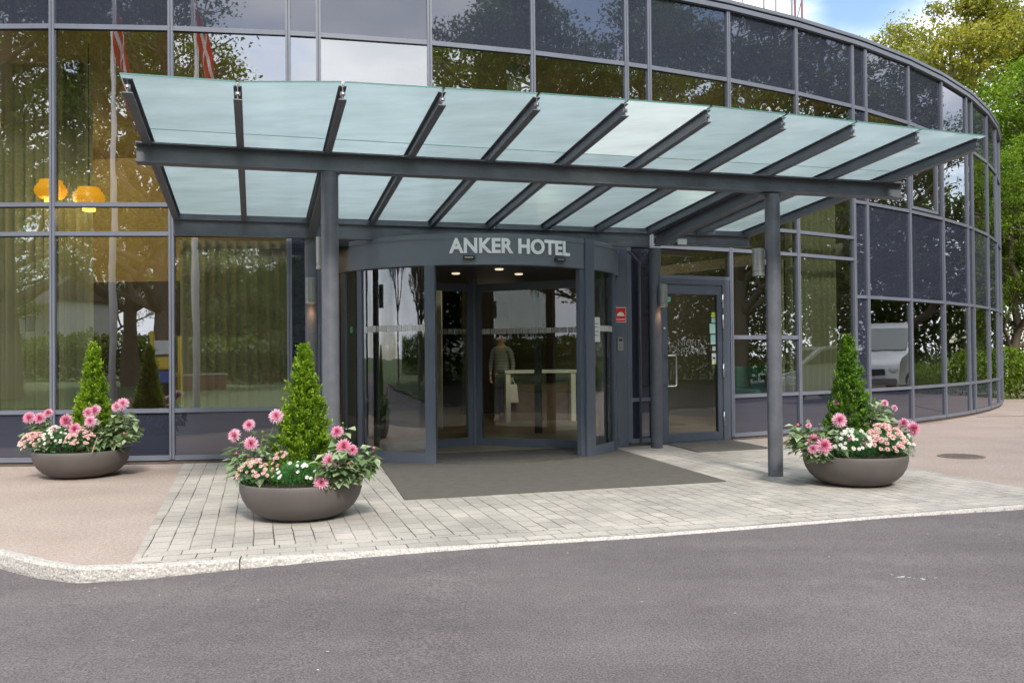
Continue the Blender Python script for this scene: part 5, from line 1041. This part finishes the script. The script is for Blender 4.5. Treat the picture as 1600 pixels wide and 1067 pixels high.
mb.build('bag_body', mat('white cotton', (.65, .64, .6), .9, bump=.8, bscale=14), bag, bevel=.015); MB().tube([(-.07, 0, .71), (-.02, 0, .80), (.02, 0, .80), (.07, 0, .71)], .006, 6).build('bag_handle', MATS['white cotton'], bag)
# ------------------------------------------------------------------ things behind the camera, mirrored in the facade
def flagpole(x, y, label):
    o = empty('flagpole', label, 'flagpole', (x, y, -.05), group='white flagpoles on the lawn'); MB().tube([(0, 0, 0), (0, 0, 5), (0, 0, 11)], [.1, .08, .045], 14).build('pole', mat('white pole paint', (.7, .7, .7), .4, var=.06, scale=2), o, smooth=True)
    MB().lathe([(.0, .09), (.06, .05), (.07, 0), (.04, -.03)], (0, 0, 11.03), 16).build('finial', CHROME, o, smooth=True)
    mb = MB(); nx_, nz_ = 14, 8
    for j in range(nz_ + 1):
        for k in range(nx_ + 1): u, v_ = k / nx_, j / nz_; mb.v.append((.06 + u * .36 + .04 * math.sin(v_ * 7), .12 * math.sin(u * 9 + v_ * 2), 10.7 - v_ * 1.5 - u * 1.5))
    for j in range(nz_):
        for k in range(nx_): mb.f.append((j * 15 + k, j * 15 + k + 1, (j + 1) * 15 + k + 1, (j + 1) * 15 + k)); mb.m.append(1 if k == 5 or j == 3 else 0)
    mb.build('flag', [mat('flag red', (.55, .03, .03), .8, trans=.3), mat('flag white', (.7, .7, .7), .8, trans=.3)], o, smooth=True); return o
flagpole(-8.6, -2.0, 'white flagpole with a limp red flag, left of the pair mirrored in the windows')
flagpole(-4.85, -1.4, 'white flagpole with a limp red flag, nearer the entrance, mirrored in the window')
BR = mat('red brick', (.24, .08, .055), .85, var=.2, scale=3)
def house(x, y, w_, dp, h_, rz, wall, label, nwin, floors):
    o = empty('house', label, 'building', (x, y, -.06), rz); MB().box(-w_ / 2, w_ / 2, -dp, 0, 0, h_).build('wall', wall, o)
    rh = min(w_ * .12 + 1.0, h_ * .4); mb = MB(); mb.add([(-w_ / 2 - .4, .4, h_), (w_ / 2 + .4, .4, h_), (w_ / 2 + .4, -dp - .4, h_), (-w_ / 2 - .4, -dp - .4, h_), (-w_ / 2 - .4, -dp / 2, h_ + rh), (w_ / 2 + .4, -dp / 2, h_ + rh)], [(0, 1, 5, 4), (2, 3, 4, 5), (0, 4, 3), (1, 2, 5), (3, 2, 1, 0)])
    rf = mb.build('roof', mat('dark tiles', (.07, .055, .05), .7, var=.2, scale=5), o); MB().box(w_ * .2, w_ * .2 + .6, -dp * .35, -dp * .35 + .6, h_, h_ + rh + .8).build('chimney', BR, rf)
    for fl in range(floors):
        for k in range(nwin):
            xc = -w_ / 2 + (k + .5) * w_ / nwin; z0 = (.9 if h_ > 2.6 else .35) + fl * 2.6; mb = MB()
            for b_ in ((xc - .6, xc - .52, z0, z0 + 1.4), (xc + .52, xc + .6, z0, z0 + 1.4), (xc - .52, xc + .52, z0, z0 + .08), (xc - .52, xc + .52, z0 + 1.32, z0 + 1.4)): mb.box(b_[0], b_[1], .003, .06, b_[2], b_[3])
            wn = mb.build('window', mat('white window frame', (.7, .7, .68), .5), o); MB().box(xc - .52, xc + .52, .004, .03, z0 + .08, z0 + 1.32).build('pane', mat('dark house glass', (.03, .035, .045), .08), wn)
    return o
house(-31, -44, 13, 8, 5.6, R(18), mat('white render', (.55, .54, .5), .8, var=.08, scale=1), 'pale rendered house across the park, mirrored in the left windows', 5, 2)
house(-6, -40, 16, 5, 1.9, R(-3), BR, 'long low red brick building across the park', 4, 1)
house(11, -60, 12, 8, 5.6, R(-6), mat('yellow render', (.5, .38, .16), .8, var=.08, scale=1), 'ochre house far across the park under the open sky', 4, 2)
hw = empty('boundary_wall', 'low red painted wall across the lawn, mirrored in the left windows', 'wall', (-9, -22, -.06), .05); MB().box(-5, 4, -.12, .12, 0, .7).build('wall', mat('faded red paint', (.26, .08, .07), .7, var=.3, scale=2), hw); MB().box(-5.1, 4.1, -.17, .17, .703, .77).build('wall_cap', mat('white render', (.55, .54, .5), .8), hw)
# climbing frame
cf = empty('climbing_frame', 'yellow and blue playground climbing frame on the lawn', 'climbing frame', (-7.4, -9, -.05), .2)
YP, BP, WP = mat('yellow board', (.7, .5, .05), .5), mat('blue board', (.06, .1, .4), .5), mat('white board', (.7, .7, .7), .5)
for x in (-1.5, 0, 1.5):
    for y in (0, 1.2): MB().box(x - .05, x + .05, y - .05, y + .05, 0, 2.2).build('post', YP, cf)
for k, (x0, x1, z0, z1, m_) in enumerate(((-1.45, -.05, .5, .9, BP), (.05, 1.45, .5, .9, WP), (-1.45, -.05, 1.0, 1.35, YP), (.05, 1.45, 1.0, 1.5, BP), (-1.45, -.05, 1.45, 1.9, WP))): MB().box(x0, x1, 1.17, 1.22, z0, z1).build('board', m_, cf)
MB().box(-1.45, 1.45, .05, 1.15, .95, 1.0).build('deck', YP, cf)
# white van and silver car on the right forecourt
def vehicle(name, label, cat, loc, rz, prof, wd, paint, glass_z, wheel_r, wx, win_prof, sc_=1, lamps=True):
    """profile (x, z) with the nose at -x; extruded across y with a tucked-in upper body"""
    o = empty(name, label, cat, loc, rz); n_ = len(prof); mb = MB()
    def yw(z): return wd / 2 * (1 if z < glass_z else 1 - .14 * (z - glass_z) / .6)
    rows = [-1, -.93, .93, 1]
    for s_ in rows:
        ins = .0 if abs(s_) < 1 else .05
        for x, z in prof: cxm, czm = 0, .9; mb.v.append((x * (1 - ins * .35), s_ * yw(z), z + (czm - z) * ins))
    for r__ in range(3):
        for k in range(n_): mb.f.append((r__ * n_ + k, r__ * n_ + (k + 1) % n_, (r__ + 1) * n_ + (k + 1) % n_, (r__ + 1) * n_ + k)); mb.m.append(0)
    mb.f += [tuple(range(n_)), tuple(range(3 * n_, 4 * n_))[::-1]]; mb.m += [0, 0]
    body = mb.build('body', paint, o, smooth=2, bevel=.03)
    GL = mat('vehicle glass', (.02, .025, .03), .05, spec=.8)
    for s_ in (-1, 1):
        mb = MB(); k = len(win_prof); vs = [(x, s_ * (yw(z) + .004), z) for x, z in win_prof] + [(x, s_ * (yw(z) - .02), z) for x, z in win_prof]; mb.add(vs, [tuple(range(k)), tuple(range(k, 2 * k))[::-1]] + [(j, (j + 1) % k, k + (j + 1) % k, k + j) for j in range(k)]); mb.build('side_window', GL, o)
        for x in wx:
            wo = MB(); wo.lathe([(wheel_r * .6, -.1), (wheel_r * .96, -.1), (wheel_r, -.07), (wheel_r, .07), (wheel_r * .96, .1), (wheel_r * .6, .1)], (0, 0, 0), 28); ty = wo.build('wheel', DARK, o, smooth=2); ty.location = (x, s_ * (wd / 2 - .1), wheel_r); ty.rotation_euler = (R(90), 0, 0)
            MB().lathe([(0.001, .09), (wheel_r * .2, .1), (wheel_r * .58, .07), (wheel_r * .6, -.07), (.001, -.07)], (0, 0, 0), 20).build('rim', mat('alloy', (.4, .4, .4), .3, metal=1), ty, smooth=2)
    return o, yw, GL
vanp = [(-2.5, .3), (-2.56, .55), (-2.5, .95), (-2.35, 1.1), (-1.65, 1.32), (-.95, 2.1), (-.6, 2.26), (2.4, 2.3), (2.5, 2.2), (2.52, .35), (2.3, .28)]
VW = mat('white van paint', (.78, .79, .8), .25, coat=.5)
van, yw, GL = vehicle('van', 'white delivery van with its nose to the facade, mirrored in the right windows', 'van', (21.4, 17.7, 0), R(30), vanp, 1.95, VW, 1.3, .34, (-1.65, 1.6), [(-1.45, 1.36), (-.85, 2.0), (-.1, 2.02), (-.1, 1.36)])
mb = MB(); mb.add([(-1.62, -.82, 1.37), (-1.62, .82, 1.37), (-1.0, .74, 2.06), (-1.0, -.74, 2.06)], [(0, 3, 2, 1)]); mb.v = [(x - .03, y, z + .02) for x, y, z in mb.v]; mb.v += [(x + .03, y, z - .03) for x, y, z in mb.v]; mb.f += [(4, 5, 6, 7)]; mb.m += [0]; mb.build('windscreen', mat('windscreen glass', (.25, .27, .26), .1), van)
MB().box(-2.6, -2.55, -.55, .55, .6, .8).build('grille', DARK, van, bevel=.01)
for s_ in (-1, 1): MB().lathe([(.0, .03), (.1, .02), (.13, -.03)], (0, 0, 0), 20, sx=1.3).build('headlight', mat('headlight lens', (.5, .52, .55), .1), van, smooth=True).matrix_local = Matrix.Translation((-2.53, s_ * .78, .78)) @ Matrix.Rotation(R(-80), 4, 'Y') @ Matrix.Rotation(R(90), 4, 'Z')
MB().box(-2.62, -2.5, -.9, .9, .32, .5).build('bumper', mat('grey bumper', (.12, .12, .13), .6), van, bevel=.03)
carp = [(-2.1, .3), (-2.18, .5), (-2.1, .72), (-1.1, .95), (-.35, 1.38), (.2, 1.46), (.95, 1.42), (1.75, 1.02), (2.1, .95), (2.15, .5), (2.05, .3)]
car, yw, GL = vehicle('car', 'silver car parked on the forecourt, mirrored in the window left of the right planter', 'car', (14.9, 12.9, 0), R(40), carp, 1.75, mat('silver paint', (.45, .47, .48), .25, metal=.5, coat=.6), .95, .31, (-1.35, 1.3), [(-.95, .99), (-.3, 1.33), (.2, 1.4), (.85, 1.36), (1.35, 1.04)])
for s_ in (-1, 1): MB().box(-2.17, -2.1, s_ * .6 - .15, s_ * .6 + .15, .58, .70).build('headlight', MATS['headlight lens'], car, bevel=.02)
mb = MB(); mb.add([(-1.08, -.7, .985), (-1.08, .7, .985), (-.38, .62, 1.385), (-.38, -.62, 1.385)], [(0, 3, 2, 1)]); mb.v += [(x + .03, y, z - .03) for x, y, z in mb.v]; mb.f += [(4, 5, 6, 7)]; mb.m += [0]; mb.build('windscreen', GL, car)
for o_ in list(COL.objects):
    if o_.type == 'MESH' and o_.parent is None and 'label' not in o_ and 'kind' not in o_: print('UNTAGGED', o_.name)
print('objects', len(COL.objects))
